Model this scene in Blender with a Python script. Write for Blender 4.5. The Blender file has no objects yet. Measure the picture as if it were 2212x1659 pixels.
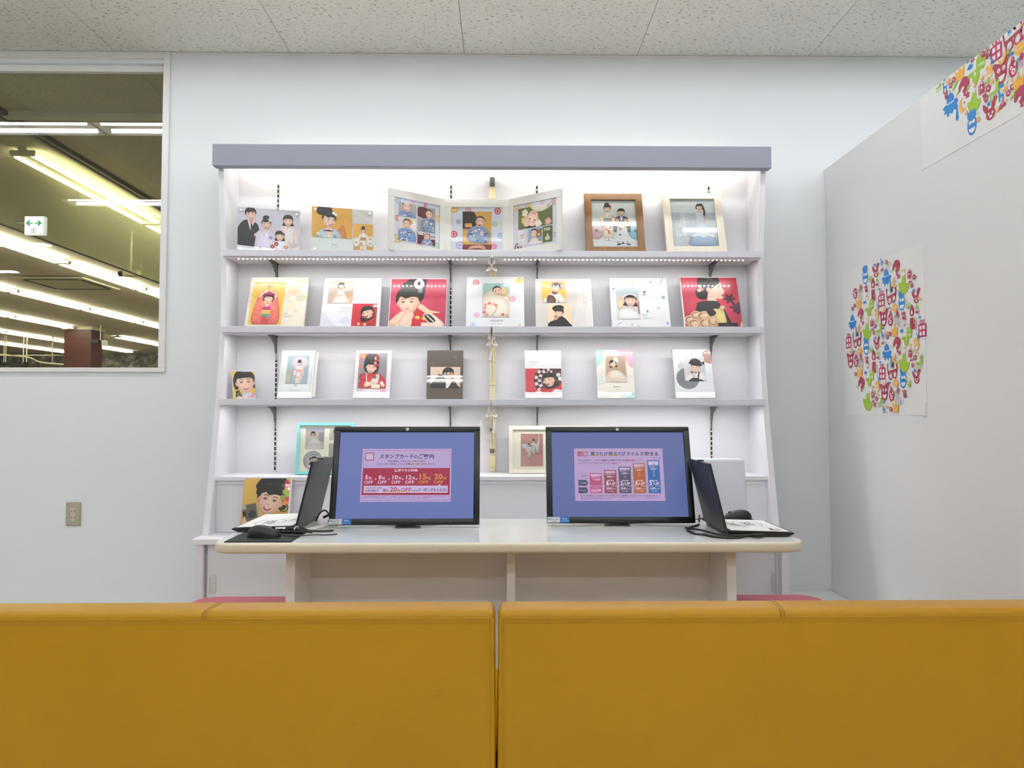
import bpy, bmesh, math, random
from mathutils import Matrix, Vector
S = bpy.context.scene
COL = S.collection
R = math.radians
rnd = random.Random(7)

# ------------------------------------------------------------------ camera
F, W, H = 1550.0, 2212.0, 1659.0
VPX, VPY, CZ = 1085.0, 888.0, 1.15
PITCH = math.atan((VPY - H / 2) / F)
YAW = math.atan((W / 2 - VPX) / (F / math.cos(PITCH)))
cam = bpy.data.cameras.new('camera')
cam.sensor_fit = 'HORIZONTAL'; cam.sensor_width = 36; cam.lens = 36 * F / W
cam.clip_end = 200; cam.clip_start = .05
camo = bpy.data.objects.new('camera', cam); COL.objects.link(camo)
camo.location = (0, 0, CZ)
camo.rotation_euler = (math.pi / 2 + PITCH, 0, -YAW)
S.camera = camo
# ------------------------------------------------------------------ world, exposure
wd = bpy.data.worlds.new('world'); S.world = wd; wd.use_nodes = True
wd.node_tree.nodes['Background'].inputs[0].default_value = (.8, .85, .9, 1)
wd.node_tree.nodes['Background'].inputs[1].default_value = .02
S.view_settings.view_transform = 'Standard'
S.view_settings.look = 'None'
S.view_settings.exposure = 0.0
S.view_settings.gamma = 1.0
S.view_settings.use_curve_mapping = False
S.cycles.max_bounces = 10
S.cycles.diffuse_bounces = 6
S.cycles.glossy_bounces = 4
S.cycles.transparent_max_bounces = 12
S.cycles.caustics_reflective = False
S.cycles.caustics_refractive = False
S.cycles.sample_clamp_indirect = 6
# strengths of the lamps that the place has (used in the lamp builders)
E_ROOM, E_SHOP, E_LED, E_HEAD = 19.7, 30.0, 225.0, 13.0


def ray(px, py):
    a = (px - W / 2) / F; b = -(py - H / 2) / F
    cy, sy, cp, sp = math.cos(YAW), math.sin(YAW), math.cos(PITCH), math.sin(PITCH)
    return Vector((sy * cp + a * cy - b * sy * sp, cy * cp - a * sy - b * cy * sp, sp + b * cp))


def P(px, py, d):
    v = ray(px, py); k = d / v.y
    return Vector((v.x * k, d, CZ + v.z * k))


def PZ(px, py, z):
    v = ray(px, py); k = (z - CZ) / v.z
    return Vector((v.x * k, v.y * k, z))


def PX(px, py, x):
    v = ray(px, py); k = x / v.x
    return Vector((x, v.y * k, CZ + v.z * k))


# ------------------------------------------------------------------ materials
def lin(c):
    if isinstance(c, str):
        c = c.lstrip('#'); c = [int(c[i:i + 2], 16) / 255 for i in (0, 2, 4)]
        c = [x / 12.92 if x <= .04045 else ((x + .055) / 1.055) ** 2.4 for x in c]
    return (c[0], c[1], c[2], 1)


M = {}


def mat(name, col, rough=.5, var=.04, vscale=6, bump=0, bscale=200, metal=0, coat=0, spec=.5, stretch=(1, 1, 1)):
    m = bpy.data.materials.new(name); m.use_nodes = True
    nt = m.node_tree; b = nt.nodes['Principled BSDF']
    b.inputs['Roughness'].default_value = rough
    b.inputs['Metallic'].default_value = metal
    b.inputs['Coat Weight'].default_value = coat
    b.inputs['Coat Roughness'].default_value = .06
    b.inputs['Specular IOR Level'].default_value = spec
    c = lin(col)
    tc = nt.nodes.new('ShaderNodeTexCoord'); mp = nt.nodes.new('ShaderNodeMapping')
    mp.inputs['Scale'].default_value = stretch
    nt.links.new(tc.outputs['Object'], mp.inputs['Vector'])
    n = nt.nodes.new('ShaderNodeTexNoise'); n.inputs['Scale'].default_value = vscale
    n.inputs['Detail'].default_value = 4
    nt.links.new(mp.outputs[0], n.inputs['Vector'])
    r = nt.nodes.new('ShaderNodeValToRGB')
    r.color_ramp.elements[0].position = .3; r.color_ramp.elements[1].position = .7
    r.color_ramp.elements[0].color = tuple(x * (1 - var) for x in c[:3]) + (1,)
    r.color_ramp.elements[1].color = tuple(min(1, x * (1 + var)) for x in c[:3]) + (1,)
    nt.links.new(n.outputs['Fac'], r.inputs[0]); nt.links.new(r.outputs[0], b.inputs['Base Color'])
    if bump:
        n2 = nt.nodes.new('ShaderNodeTexNoise'); n2.inputs['Scale'].default_value = bscale
        nt.links.new(mp.outputs[0], n2.inputs['Vector'])
        bp = nt.nodes.new('ShaderNodeBump'); bp.inputs['Strength'].default_value = bump
        bp.inputs['Distance'].default_value = .002
        nt.links.new(n2.outputs['Fac'], bp.inputs['Height']); nt.links.new(bp.outputs[0], b.inputs['Normal'])
    M[name] = m
    return m


def emis(name, col, st):
    m = bpy.data.materials.new(name); m.use_nodes = True; nt = m.node_tree
    b = nt.nodes['Principled BSDF']
    b.inputs['Base Color'].default_value = (.8, .8, .8, 1)
    b.inputs['Emission Color'].default_value = lin(col); b.inputs['Emission Strength'].default_value = st
    M[name] = m
    return m


def attr_mat(name, rough, coat, emit=0, spec=.5):
    m = bpy.data.materials.new(name); m.use_nodes = True; nt = m.node_tree
    b = nt.nodes['Principled BSDF']; a = nt.nodes.new('ShaderNodeAttribute'); a.attribute_name = 'Col'
    b.inputs['Roughness'].default_value = rough; b.inputs['Coat Weight'].default_value = coat
    b.inputs['Coat Roughness'].default_value = .012; b.inputs['Specular IOR Level'].default_value = spec
    if emit:
        b.inputs['Base Color'].default_value = (.01, .01, .012, 1)
        nt.links.new(a.outputs['Color'], b.inputs['Emission Color']); b.inputs['Emission Strength'].default_value = emit
    else:
        nt.links.new(a.outputs['Color'], b.inputs['Base Color'])
    M[name] = m


def ceil_mat(name, col, dark):
    m = mat(name, col, .9, .02, 3)
    nt = m.node_tree; b = nt.nodes['Principled BSDF']
    tc = nt.nodes.new('ShaderNodeTexCoord'); mp = nt.nodes.new('ShaderNodeMapping')
    mp.inputs['Scale'].default_value = (52, 120, 1)
    nt.links.new(tc.outputs['Object'], mp.inputs['Vector'])
    n = nt.nodes.new('ShaderNodeTexNoise'); n.inputs['Scale'].default_value = 1.0
    n.inputs['Detail'].default_value = 2.5; n.inputs['Distortion'].default_value = .6
    nt.links.new(mp.outputs[0], n.inputs['Vector'])
    r = nt.nodes.new('ShaderNodeValToRGB')
    r.color_ramp.elements[0].position = .60; r.color_ramp.elements[1].position = .70
    r.color_ramp.elements[0].color = (0, 0, 0, 1); r.color_ramp.elements[1].color = (1, 1, 1, 1)
    nt.links.new(n.outputs['Fac'], r.inputs[0])
    mx = nt.nodes.new('ShaderNodeMixRGB'); old = b.inputs['Base Color'].links[0].from_socket
    nt.links.new(r.outputs[0], mx.inputs[0]); nt.links.new(old, mx.inputs[1]); mx.inputs[2].default_value = lin(dark)
    nt.links.new(mx.outputs[0], b.inputs['Base Color'])
    bp = nt.nodes.new('ShaderNodeBump'); bp.invert = True
    bp.inputs['Strength'].default_value = .6; bp.inputs['Distance'].default_value = .003
    nt.links.new(r.outputs[0], bp.inputs['Height']); nt.links.new(bp.outputs[0], b.inputs['Normal'])


def glass_mat(name, tint, mul=2.0):
    m = bpy.data.materials.new(name); m.use_nodes = True; nt = m.node_tree
    nt.nodes.remove(nt.nodes['Principled BSDF'])
    tr = nt.nodes.new('ShaderNodeBsdfTransparent'); tr.inputs[0].default_value = lin(tint)
    gl = nt.nodes.new('ShaderNodeBsdfGlossy'); gl.inputs['Roughness'].default_value = 0.0
    fr = nt.nodes.new('ShaderNodeFresnel'); fr.inputs[0].default_value = 1.5
    ge = nt.nodes.new('ShaderNodeNewGeometry')
    inv = nt.nodes.new('ShaderNodeMath'); inv.operation = 'SUBTRACT'; inv.inputs[0].default_value = 1
    nt.links.new(ge.outputs['Backfacing'], inv.inputs[1])
    mu = nt.nodes.new('ShaderNodeMath'); mu.operation = 'MULTIPLY'
    nt.links.new(fr.outputs[0], mu.inputs[0]); nt.links.new(inv.outputs[0], mu.inputs[1])
    m2 = nt.nodes.new('ShaderNodeMath'); m2.operation = 'MULTIPLY'; m2.inputs[1].default_value = mul; m2.use_clamp = True
    nt.links.new(mu.outputs[0], m2.inputs[0])
    mx = nt.nodes.new('ShaderNodeMixShader')
    nt.links.new(m2.outputs[0], mx.inputs[0]); nt.links.new(tr.outputs[0], mx.inputs[1]); nt.links.new(gl.outputs[0], mx.inputs[2])
    nt.links.new(mx.outputs[0], nt.nodes['Material Output'].inputs[0])
    M[name] = m


def smoke_mat(name):
    m = bpy.data.materials.new(name); m.use_nodes = True; nt = m.node_tree
    nt.nodes.remove(nt.nodes['Principled BSDF'])
    tr = nt.nodes.new('ShaderNodeBsdfTransparent'); tr.inputs[0].default_value = lin('#f6f7e4')
    di = nt.nodes.new('ShaderNodeBsdfTranslucent'); di.inputs[0].default_value = lin('#e2e1c6')
    d2 = nt.nodes.new('ShaderNodeBsdfDiffuse'); d2.inputs[0].default_value = lin('#dddcc2')
    ad = nt.nodes.new('ShaderNodeMixShader'); ad.inputs[0].default_value = .5
    nt.links.new(di.outputs[0], ad.inputs[1]); nt.links.new(d2.outputs[0], ad.inputs[2])
    mx = nt.nodes.new('ShaderNodeMixShader'); mx.inputs[0].default_value = .34
    nt.links.new(tr.outputs[0], mx.inputs[1]); nt.links.new(ad.outputs[0], mx.inputs[2])
    nt.links.new(mx.outputs[0], nt.nodes['Material Output'].inputs[0])
    M[name] = m


def brick_mat(name):
    m = mat(name, '#5c5a4c', .5)
    nt = m.node_tree; b = nt.nodes['Principled BSDF']
    tc = nt.nodes.new('ShaderNodeTexCoord'); v = nt.nodes.new('ShaderNodeTexVoronoi'); v.inputs['Scale'].default_value = 9
    nt.links.new(tc.outputs['Object'], v.inputs['Vector'])
    r = nt.nodes.new('ShaderNodeValToRGB')
    for i, (p, c) in enumerate([(.0, '#2c2b25'), (.45, '#5c5a4c'), (.8, '#8d8a74'), (1, '#c9c5a8')]):
        e = r.color_ramp.elements[i] if i < 2 else r.color_ramp.elements.new(p)
        e.position = p; e.color = lin(c)
    nt.links.new(v.outputs['Color'], r.inputs[0]); nt.links.new(r.outputs[0], b.inputs['Base Color'])


mat('wall_paint', '#dfe2e3', .7, .012, 1.5, .06, 260)
mat('partition_paint', '#e2e1e0', .5, .012, 2, .04, 300)
mat('trim_white', '#e0dfdc', .4, .02)
mat('unit_white', '#e3e2e6', .42, .012, 3)
mat('header_lavender', '#888a96', .45, .012, 3)
mat('edge_lavender', '#d3d3da', .45, .012, 3)
mat('floor_vinyl', '#e4e2dc', .45, .05, 4)
mat('shop_floor', '#b5ad98', .4, .05, 2)
mat('platform_white', '#e6e8e6', .25, .02)
mat('yellow_vinyl', '#ac7d00', .36, .03, 5, .12, 900, 0, 0, .3)
mat('yellow_dark', '#8f680f', .5)
mat('pink_vinyl', '#b2566a', .5, .04, 8, .1, 700)
mat('chair_grey', '#dcdfe9', .55, .02, 8, .1, 900)
mat('desk_top', '#e2e5e3', .16, .012, 4)
mat('desk_cream', '#dfd6c2', .35, .02, 6)
mat('desk_panel', '#f0eeee', .5, .02, 3)
mat('cabinet_white', '#dad7da', .45, .015, 3)
mat('black_plastic', '#0e0e10', .38, .1, 40, .06, 900)
mat('black_bezel', '#0b0c0f', .3, .1, 30)
mat('black_matte', '#131416', .7, .1, 60, .1, 700)
mat('laptop_cover', '#2b2c2e', .42, .08, 20, .05, 1200)
mat('cable_black', '#101012', .5)
mat('cable_white', '#dedbd2', .5)
mat('connector_cream', '#ddd0a2', .5)
mat('duct_cream', '#e4dab4', .45)
mat('metal_grey', '#77797a', .35, .05, 30, 0, 200, .7)
mat('bracket_grey', '#6d6f70', .4, .05, 30, 0, 200, .5)
mat('chrome', '#d8d8d8', .15, .03, 20, 0, 200, 1)
mat('slot_dark', '#0b0b0b', .6)
mat('outlet_beige', '#a49c86', .4, .02)
mat('outlet_insert', '#bab29a', .4, .02)
mat('handle_grey', '#cbc8c4', .4, .02)
mat('paper_white', '#eeeeec', .6, .01)
mat('board_white', '#dcdad7', .45, .01)
mat('board_cream', '#ddd6c4', .45, .02)
mat('board_brown', '#4c423b', .4, .03)
mat('acrylic_edge', '#dfe3e2', .12, .01)
mat('mat_card', '#fbf5e4', .7, .02, 9)
mat('frame_walnut', '#7a5428', .4, .22, 5, .1, 60, 0, 0, .5, (9, 9, 1.2))
mat('frame_pale', '#d3cbba', .45, .06, 6, .08, 80, 0, 0, .5, (9, 9, 1.2))
mat('frame_teal', '#79c9c9', .3, .04)
mat('frame_cream', '#e2dccb', .4, .02)
mat('backing', '#6d6a66', .7)
mat('album_white', '#d6d5ce', .5, .02)
mat('column_brown', '#5e3020', .5, .08, 3)
mat('dark_shop', '#2b2923', .8)
mat('fixture_white', '#dcdad0', .5)
mat('rail_dark', '#5b533c', .5)
mat('sign_white', '#eef0ea', .4)
mat('cream_paint', '#cfc9ac', .5)
mat('film_sheet', '#e6e5e3', .3, .01)
ceil_mat('ceiling_tile', '#e2e0d8', '#8d8a80')
ceil_mat('shop_tile', '#d2cbbb', '#98907c')
mat('shop_ceiling', '#c6bca6', .8, .04, 1.5)
brick_mat('mosaic_wall')
glass_mat('window_glass', '#f6f8f2')
glass_mat('frame_glass', '#fbfcfb', 1.4)
smoke_mat('smoke_glass')
attr_mat('print_gloss', .3, 1.0)
attr_mat('print_satin', .5, .25)
attr_mat('print_flat', .6, 0)
attr_mat('screen_light', .25, 0, .84, .3)
attr_mat('sign_light', .4, 0, 1.6)
emis('tube_room', '#f2f6ff', E_ROOM)
emis('tube_shop', '#fffbe8', E_SHOP)
emis('led', '#fffdfb', E_LED)
emis('tube_header', '#fffaf2', E_HEAD)
emis('sign_lit', '#f1f5ee', .75)


# ------------------------------------------------------------------ geometry helpers
def setp(o, label=None, cat=None, group=None, kind=None):
    if label: o['label'] = label
    if cat: o['category'] = cat
    if group: o['group'] = group
    if kind: o['kind'] = kind
    return o


def thing(name, loc, label, cat, group=None, rot=(0, 0, 0), kind=None):
    o = bpy.data.objects.new(name, None); COL.objects.link(o)
    o.location = loc; o.rotation_euler = rot; o.empty_display_size = .1
    return setp(o, label, cat, group, kind)


def mtx(o):
    m = Matrix.LocRotScale(o.location, o.rotation_euler, o.scale)
    return m if o.parent is None else mtx(o.parent) @ o.matrix_parent_inverse @ m


class MB:
    def __init__(s): s.bm = bmesh.new()

    def box(s, x0, y0, z0, x1, y1, z1, bev=0, seg=2, rot=None):
        g = bmesh.ops.create_cube(s.bm, size=1)['verts']
        for v in g:
            v.co = Vector(((x0 + x1) / 2 + v.co.x * (x1 - x0), (y0 + y1) / 2 + v.co.y * (y1 - y0), (z0 + z1) / 2 + v.co.z * (z1 - z0)))
            if rot: v.co = rot @ v.co
        if bev:
            ed = list({e for v in g for e in v.link_edges})
            bmesh.ops.bevel(s.bm, geom=ed, offset=bev, segments=seg, affect='EDGES', profile=.5)
        return s

    def prism(s, pts, axis, a, b):
        """closed outline pts (2D) pushed along an axis from a to b"""
        def mk(p, t):
            return {'x': (t, p[0], p[1]), 'y': (p[0], t, p[1]), 'z': (p[0], p[1], t)}[axis]
        A = [s.bm.verts.new(mk(p, a)) for p in pts]; B = [s.bm.verts.new(mk(p, b)) for p in pts]
        n = len(pts)
        fs = [s.bm.faces.new(A), s.bm.faces.new(B[::-1])]
        for i in range(n): fs.append(s.bm.faces.new((A[i], B[i], B[(i + 1) % n], A[(i + 1) % n])))
        bmesh.ops.recalc_face_normals(s.bm, faces=fs)
        return s

    def tube(s, pts, r, n=8, caps=True):
        pts = [Vector(p) for p in pts]; rings = []
        up = Vector((0, 0, 1))
        for i, p in enumerate(pts):
            t = (pts[min(i + 1, len(pts) - 1)] - pts[max(i - 1, 0)]).normalized()
            a = t.cross(up if abs(t.z) < .95 else Vector((1, 0, 0))).normalized(); b = t.cross(a)
            rr = r[i] if isinstance(r, (list, tuple)) else r
            rings.append([s.bm.verts.new(p + (a * math.cos(k * 2 * math.pi / n) + b * math.sin(k * 2 * math.pi / n)) * rr) for k in range(n)])
        fs = []
        for q in range(len(rings) - 1):
            for k in range(n):
                fs.append(s.bm.faces.new((rings[q][k], rings[q][(k + 1) % n], rings[q + 1][(k + 1) % n], rings[q + 1][k])))
        if caps:
            fs.append(s.bm.faces.new(rings[0][::-1])); fs.append(s.bm.faces.new(rings[-1]))
        bmesh.ops.recalc_face_normals(s.bm, faces=fs)
        return s

    def quad(s, *p):
        s.bm.faces.new([s.bm.verts.new(q) for q in p]); return s

    def build(s, name, m, parent=None, local=False, smooth=False, kind=None):
        me = bpy.data.meshes.new(name); s.bm.to_mesh(me); s.bm.free()
        return link(name, me, m, parent, local, smooth, kind)


def link(name, me, m, parent=None, local=False, smooth=False, kind=None):
    me.materials.append(M[m])
    if smooth:
        me.polygons.foreach_set('use_smooth', [True] * len(me.polygons)); me.set_sharp_from_angle(angle=R(40))
    o = bpy.data.objects.new(name, me); COL.objects.link(o)
    if parent:
        o.parent = parent
        if not local: o.matrix_parent_inverse = mtx(parent).inverted()
    if kind: o['kind'] = kind
    return o


def copy_tree(o, parent=None):
    c = o.copy(); COL.objects.link(c)
    if parent: c.parent = parent; c.matrix_parent_inverse = o.matrix_parent_inverse.copy()
    for ch in list(o.children): copy_tree(ch, c)
    return c


def spline(pts, k=6, closed=False):
    pts = [Vector(p) for p in pts]; n = len(pts); out = []
    for i in range(n if closed else n - 1):
        g = (lambda j: pts[j % n]) if closed else (lambda j: pts[max(0, min(n - 1, j))])
        p0, p1, p2, p3 = g(i - 1), g(i), g(i + 1), g(i + 2)
        for q in range(k):
            t = q / k
            out.append(.5 * ((2 * p1) + (p2 - p0) * t + (2 * p0 - 5 * p1 + 4 * p2 - p3) * t * t + (3 * p1 - p0 - 3 * p2 + p3) * t ** 3))
    if not closed: out.append(pts[-1])
    return out


def rrect(x0, y0, x1, y1, r, n=6):
    o = []
    for cx, cy, a in ((x1 - r, y1 - r, 0), (x0 + r, y1 - r, 90), (x0 + r, y0 + r, 180), (x1 - r, y0 + r, 270)):
        for i in range(n + 1):
            t = R(a + 90 * i / n); o.append((cx + r * math.cos(t), cy + r * math.sin(t)))
    return o


# ------------------------------------------------------------------ flat print: vector drawing
_tx = {}


def text_polys(s, bold):
    k = (s, bold)
    if k not in _tx:
        c = bpy.data.curves.new('t', 'FONT'); c.body = s; c.size = 1; c.resolution_u = 2; c.offset = bold
        o = bpy.data.objects.new('t', c); me = o.to_mesh()
        v = [(p.co.x, p.co.y) for p in me.vertices]
        _tx[k] = [[v[i] for i in p.vertices] for p in me.polygons]
        o.to_mesh_clear(); bpy.data.objects.remove(o); bpy.data.curves.remove(c)
    return _tx[k]


class Art:
    """flat coloured shapes laid over each other; x right, y up"""
    def __init__(s, w, h):
        s.w, s.h = w, h; s.items = []; s.n = 0; s.soft = False; s.tf = [Matrix.Identity(3)]; s.cl = [(0, 0, w, h)]

    def push(s, x, y, k=1, rot=0, ky=None):
        c, d = math.cos(R(rot)), math.sin(R(rot)); ky = ky or abs(k)
        s.tf.append(s.tf[-1] @ Matrix(((c * k, -d * ky, x), (d * k, c * ky, y), (0, 0, 1)))); return s

    def pop(s): s.tf.pop()

    def clip(s, x0, y0, x1, y1): s.cl.append((x0, y0, x1, y1))

    def unclip(s): s.cl.pop()

    def poly(s, pts, col, bump=True):
        m = s.tf[-1]
        c0 = lin(col)[:3] if col else None
        q = [(m[0][0] * p[0] + m[0][1] * p[1] + m[0][2], m[1][0] * p[0] + m[1][1] * p[1] + m[1][2]) + (tuple(p[2:5]) if c0 is None else c0) for p in pts]
        x0, y0, x1, y1 = s.cl[-1]
        for ax, lim, sg in ((0, x0, 1), (0, x1, -1), (1, y0, 1), (1, y1, -1)):
            out = []
            for i in range(len(q)):
                a, b = q[i - 1], q[i]; ia, ib = (a[ax] - lim) * sg >= 0, (b[ax] - lim) * sg >= 0
                if ia != ib:
                    t = (lim - a[ax]) / (b[ax] - a[ax]); out.append(tuple(u + (v - u) * t for u, v in zip(a, b)))
                if ib: out.append(b)
            q = out
            if len(q) < 3: return
        ar = sum(q[i - 1][0] * q[i][1] - q[i][0] * q[i - 1][1] for i in range(len(q)))
        if abs(ar) < 1e-9: return
        if ar < 0: q = q[::-1]
        if bump: s.n += 1
        s.items.append((q, s.n))

    def rect(s, x0, y0, x1, y1, col): s.poly([(x0, y0), (x1, y0), (x1, y1), (x0, y1)], col)

    def rr(s, x0, y0, x1, y1, r, col): s.poly(rrect(x0, y0, x1, y1, r, 4), col)

    def fan(s, p, col):
        """filled outline; in a photo print its tone falls off softly from the middle to the edge"""
        if s.soft and len(p) > 11:
            cx, cy = sum(q[0] for q in p) / len(p), sum(q[1] for q in p) / len(p)
            ar = [(p[i - 1][0] - cx) * (p[i][1] - cy) - (p[i][0] - cx) * (p[i - 1][1] - cy) for i in range(len(p))]
            if all(a > -1e-7 for a in ar) or all(a < 1e-7 for a in ar):
                c = lin(col)[:3]; hi = tuple(min(1, v * 1.1 + .006) for v in c); top = max(q[1] for q in p); bot = min(q[1] for q in p)
                def edge(q):
                    k = .62 + .26 * (q[1] - bot) / max(1e-6, top - bot); return (q[0], q[1]) + tuple(v * k for v in c)
                s.n += 1
                for i in range(len(p)):
                    a, b = edge(p[i - 1]), edge(p[i])
                    am = (cx + (a[0] - cx) * .62, cy + (a[1] - cy) * .62) + c; bm = (cx + (b[0] - cx) * .62, cy + (b[1] - cy) * .62) + c
                    s.poly([am, a, b, bm], None, False); s.poly([(cx, cy) + hi, am, bm], None, False)
                return
        s.poly(p, col)

    def ell(s, cx, cy, rx, ry, col, rot=0, n=18, a0=0, a1=360):
        c, d = math.cos(R(rot)), math.sin(R(rot)); p = []
        m = n if a1 - a0 >= 360 else n + 1
        for i in range(m):
            t = R(a0 + (a1 - a0) * i / n); x, y = rx * math.cos(t), ry * math.sin(t)
            p.append((cx + c * x - d * y, cy + d * x + c * y))
        s.fan(p, col)

    def ring(s, cx, cy, rx, ry, w, col, n=18, a0=0, a1=360):
        for i in range(n):
            t0, t1 = R(a0 + (a1 - a0) * i / n), R(a0 + (a1 - a0) * (i + 1) / n)
            f = [(cx + (rx + e) * math.cos(t), cy + (ry + e) * math.sin(t)) for t, e in ((t0, 0), (t1, 0), (t1, -w), (t0, -w))]
            s.poly(f, col, i == 0)

    def blob(s, pts, col, k=4): s.fan([(v.x, v.y) for v in spline([(a, b, 0) for a, b in pts], k, True)], col)

    def line(s, pts, w, col, sm=False):
        if sm: pts = [(v.x, v.y) for v in spline([(a, b, 0) for a, b in pts], 4)]
        for i, (a, b) in enumerate(zip(pts[:-1], pts[1:])):
            dx, dy = b[0] - a[0], b[1] - a[1]; L = math.hypot(dx, dy) or 1; nx, ny = -dy / L * w / 2, dx / L * w / 2
            ex, ey = dx / L * w * .25, dy / L * w * .25
            s.poly([(a[0] + nx - ex, a[1] + ny - ey), (a[0] - nx - ex, a[1] - ny - ey), (b[0] - nx + ex, b[1] - ny + ey), (b[0] + nx + ex, b[1] + ny + ey)], col, i == 0)

    def frame(s, x0, y0, x1, y1, w, col):
        for q in ((x0, y0, x1, y0 + w), (x0, y1 - w, x1, y1), (x0, y0, x0 + w, y1), (x1 - w, y0, x1, y1)): s.rect(*q, col)

    def text(s, t, x0, x1, y, h, col, bold=0, align='c'):
        """t set on baseline y with em size h; squeezed to fit between x0 and x1"""
        pl = text_polys(t, bold)
        if not pl: return
        xs = [p[0] for q in pl for p in q]; a, b = min(xs), max(xs)
        if x1 is None: kx = h; ox = x0 - a * kx
        else: kx = (x1 - x0) / max(1e-6, b - a); ox = x0 - a * kx
        s.n += 1
        for q in pl: s.poly([(ox + p[0] * kx, y + p[1] * h) for p in q], col, False)

    def build(s, name, m, parent, scale, off=(0, 0, 0), eps=3e-5):
        """scale metres per unit; lower-left corner at off; local x/z plane facing -y"""
        vs, fs, cs = [], [], []
        for q, l in s.items:
            b = len(vs)
            for x, y, *c in q: vs.append((off[0] + x * scale, off[1] - eps * l, off[2] + y * scale)); cs.append(tuple(c) + (1,))
            fs.append(list(range(b, b + len(q))))
        me = bpy.data.meshes.new(name); me.from_pydata(vs, [], fs)
        a = me.color_attributes.new('Col', 'FLOAT_COLOR', 'CORNER')
        k = 1 if m in ('screen_light', 'sign_light') or name == 'icon_print' else .76     # printed paper is less bright than its ink chart
        a.data.foreach_set('color', [v * k for c in cs for v in c])
        return link(name, me, m, parent, True)


# ------------------------------------------------------------------ figures for the printed photos
SK, HA = '#f0c8b0', '#17120f'


def head(A, x, y, s, hair='bob', turn=0, tilt=0, skin=SK, hc=HA, mouth='smile', eyes='open', orn=None):
    A.push(x, y, s, tilt)
    dk = '#d9a58c'; t = turn * .16
    if hair == 'bob': A.blob([(-.5, -.3), (-.55, .15), (-.36, .56), (0, .68), (.36, .56), (.55, .15), (.5, -.3), (.2, -.2), (-.2, -.2)], hc)
    elif hair == 'up':
        A.blob([(-.47, -.05), (-.5, .3), (-.3, .62), (0, .7), (.3, .62), (.5, .3), (.47, -.05), (0, -.1)], hc)
        A.blob([(-.3 - t, .55), (-.34 - t, .85), (-.1 - t, 1.02), (.2 - t, .98), (.34 - t, .75), (.26 - t, .5)], hc)
    elif hair == 'low': A.blob([(-.47, -.2), (-.5, .3), (-.3, .6), (0, .67), (.3, .6), (.5, .3), (.47, -.2), (.58, -.42), (.4, -.5), (-.4, -.5), (-.58, -.42)], hc)
    elif hair == 'short': A.blob([(-.46, 0), (-.52, .35), (-.3, .66), (0, .74), (.32, .66), (.52, .35), (.46, 0), (0, -.1)], hc)
    elif hair == 'baby': A.blob([(-.42, .1), (-.42, .4), (-.2, .6), (0, .64), (.2, .6), (.42, .4), (.42, .1)], hc)
    A.ell(-.41, -.02, .07, .12, dk); A.ell(.41, -.02, .07, .12, dk)
    A.blob([(0, -.5), (.2, -.44), (.36, -.2), (.41, .1), (.35, .4), (0, .53), (-.35, .4), (-.41, .1), (-.36, -.2), (-.2, -.44)], skin)
    A.blob([(.2 + t, -.4), (.35, -.18), (.4, .1), (.35, .35), (.3 + t, .1), (.26 + t, -.2)], '#e6b79d')
    for q in (-.25, .25): A.ell(q + t, -.14, .09, .06, '#efbfab')
    for q in (-.17, .17):
        if eyes == 'open':
            A.ell(q + t, .028, .066, .030, '#d9c8be', 0, 10); A.ell(q + t, .03, .042, .033, '#1d120f', 0, 10); A.ell(q + t + .012, .042, .008, .008, '#f4efec', 0, 6)
            A.line([(q + t - .085, .035), (q + t, .085), (q + t + .085, .04)], .022, '#2a1a16', True)
        else: A.line([(q + t - .08, .01), (q + t, .055), (q + t + .08, .01)], .028, '#2a1a16', True)
        A.line([(q + t - .09, .15), (q + t, .185), (q + t + .09, .155)], .026, '#4a352c', True)
    A.line([(t * 1.3 - .04, -.12), (t * 1.3, -.15), (t * 1.3 + .045, -.12)], .022, '#c98f78', True)
    if mouth == 'smile':
        A.blob([(t - .15, -.24), (t, -.27), (t + .15, -.24), (t + .08, -.34), (t, -.36), (t - .08, -.34)], '#b4443f'); A.blob([(t - .1, -.262), (t, -.275), (t + .1, -.262), (t, -.305)], '#ffffff')
    elif mouth == 'open': A.blob([(t - .13, -.2), (t, -.23), (t + .13, -.2), (t + .09, -.36), (t, -.4), (t - .09, -.36)], '#8c2f2d'); A.blob([(t - .1, -.215), (t, -.235), (t + .1, -.215), (t, -.26)], '#ffffff')
    else: A.blob([(t - .1, -.27), (t, -.255), (t + .1, -.27), (t, -.31)], '#c06560')
    if hair in ('bob', 'low'): A.blob([(-.43, -.02), (-.47, .3), (-.28, .6), (0, .66), (.28, .6), (.47, .3), (.43, -.02), (.37, .2), (.12, .25), (-.12, .24), (-.37, .2)], hc)
    elif hair == 'up': A.blob([(-.43, .08), (-.47, .35), (-.25, .62), (.05, .66), (.3, .58), (.47, .3), (.43, .05), (.36, .24), (.1, .27), (-.1, .2), (-.33, .3)], hc)
    elif hair == 'short': A.blob([(-.44, .05), (-.5, .35), (-.25, .68), (.05, .73), (.32, .62), (.5, .3), (.44, .05), (.36, .28), (.2, .2), (.02, .3), (-.15, .2), (-.35, .27)], hc)
    elif hair == 'baby': A.blob([(-.4, .25), (-.33, .48), (0, .6), (.33, .48), (.4, .25), (.2, .42), (-.2, .42)], hc)
    if hair != 'baby': A.blob([(-.2, .5), (0, .58), (.2, .52), (.05, .46)], '#3a312c')
    if orn: 
        for i, c in enumerate(orn): A.ell(.34 + .1 * math.cos(i * 2.3), .5 + .13 * math.sin(i * 2.3), .11, .1, c)
    A.pop()


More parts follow.
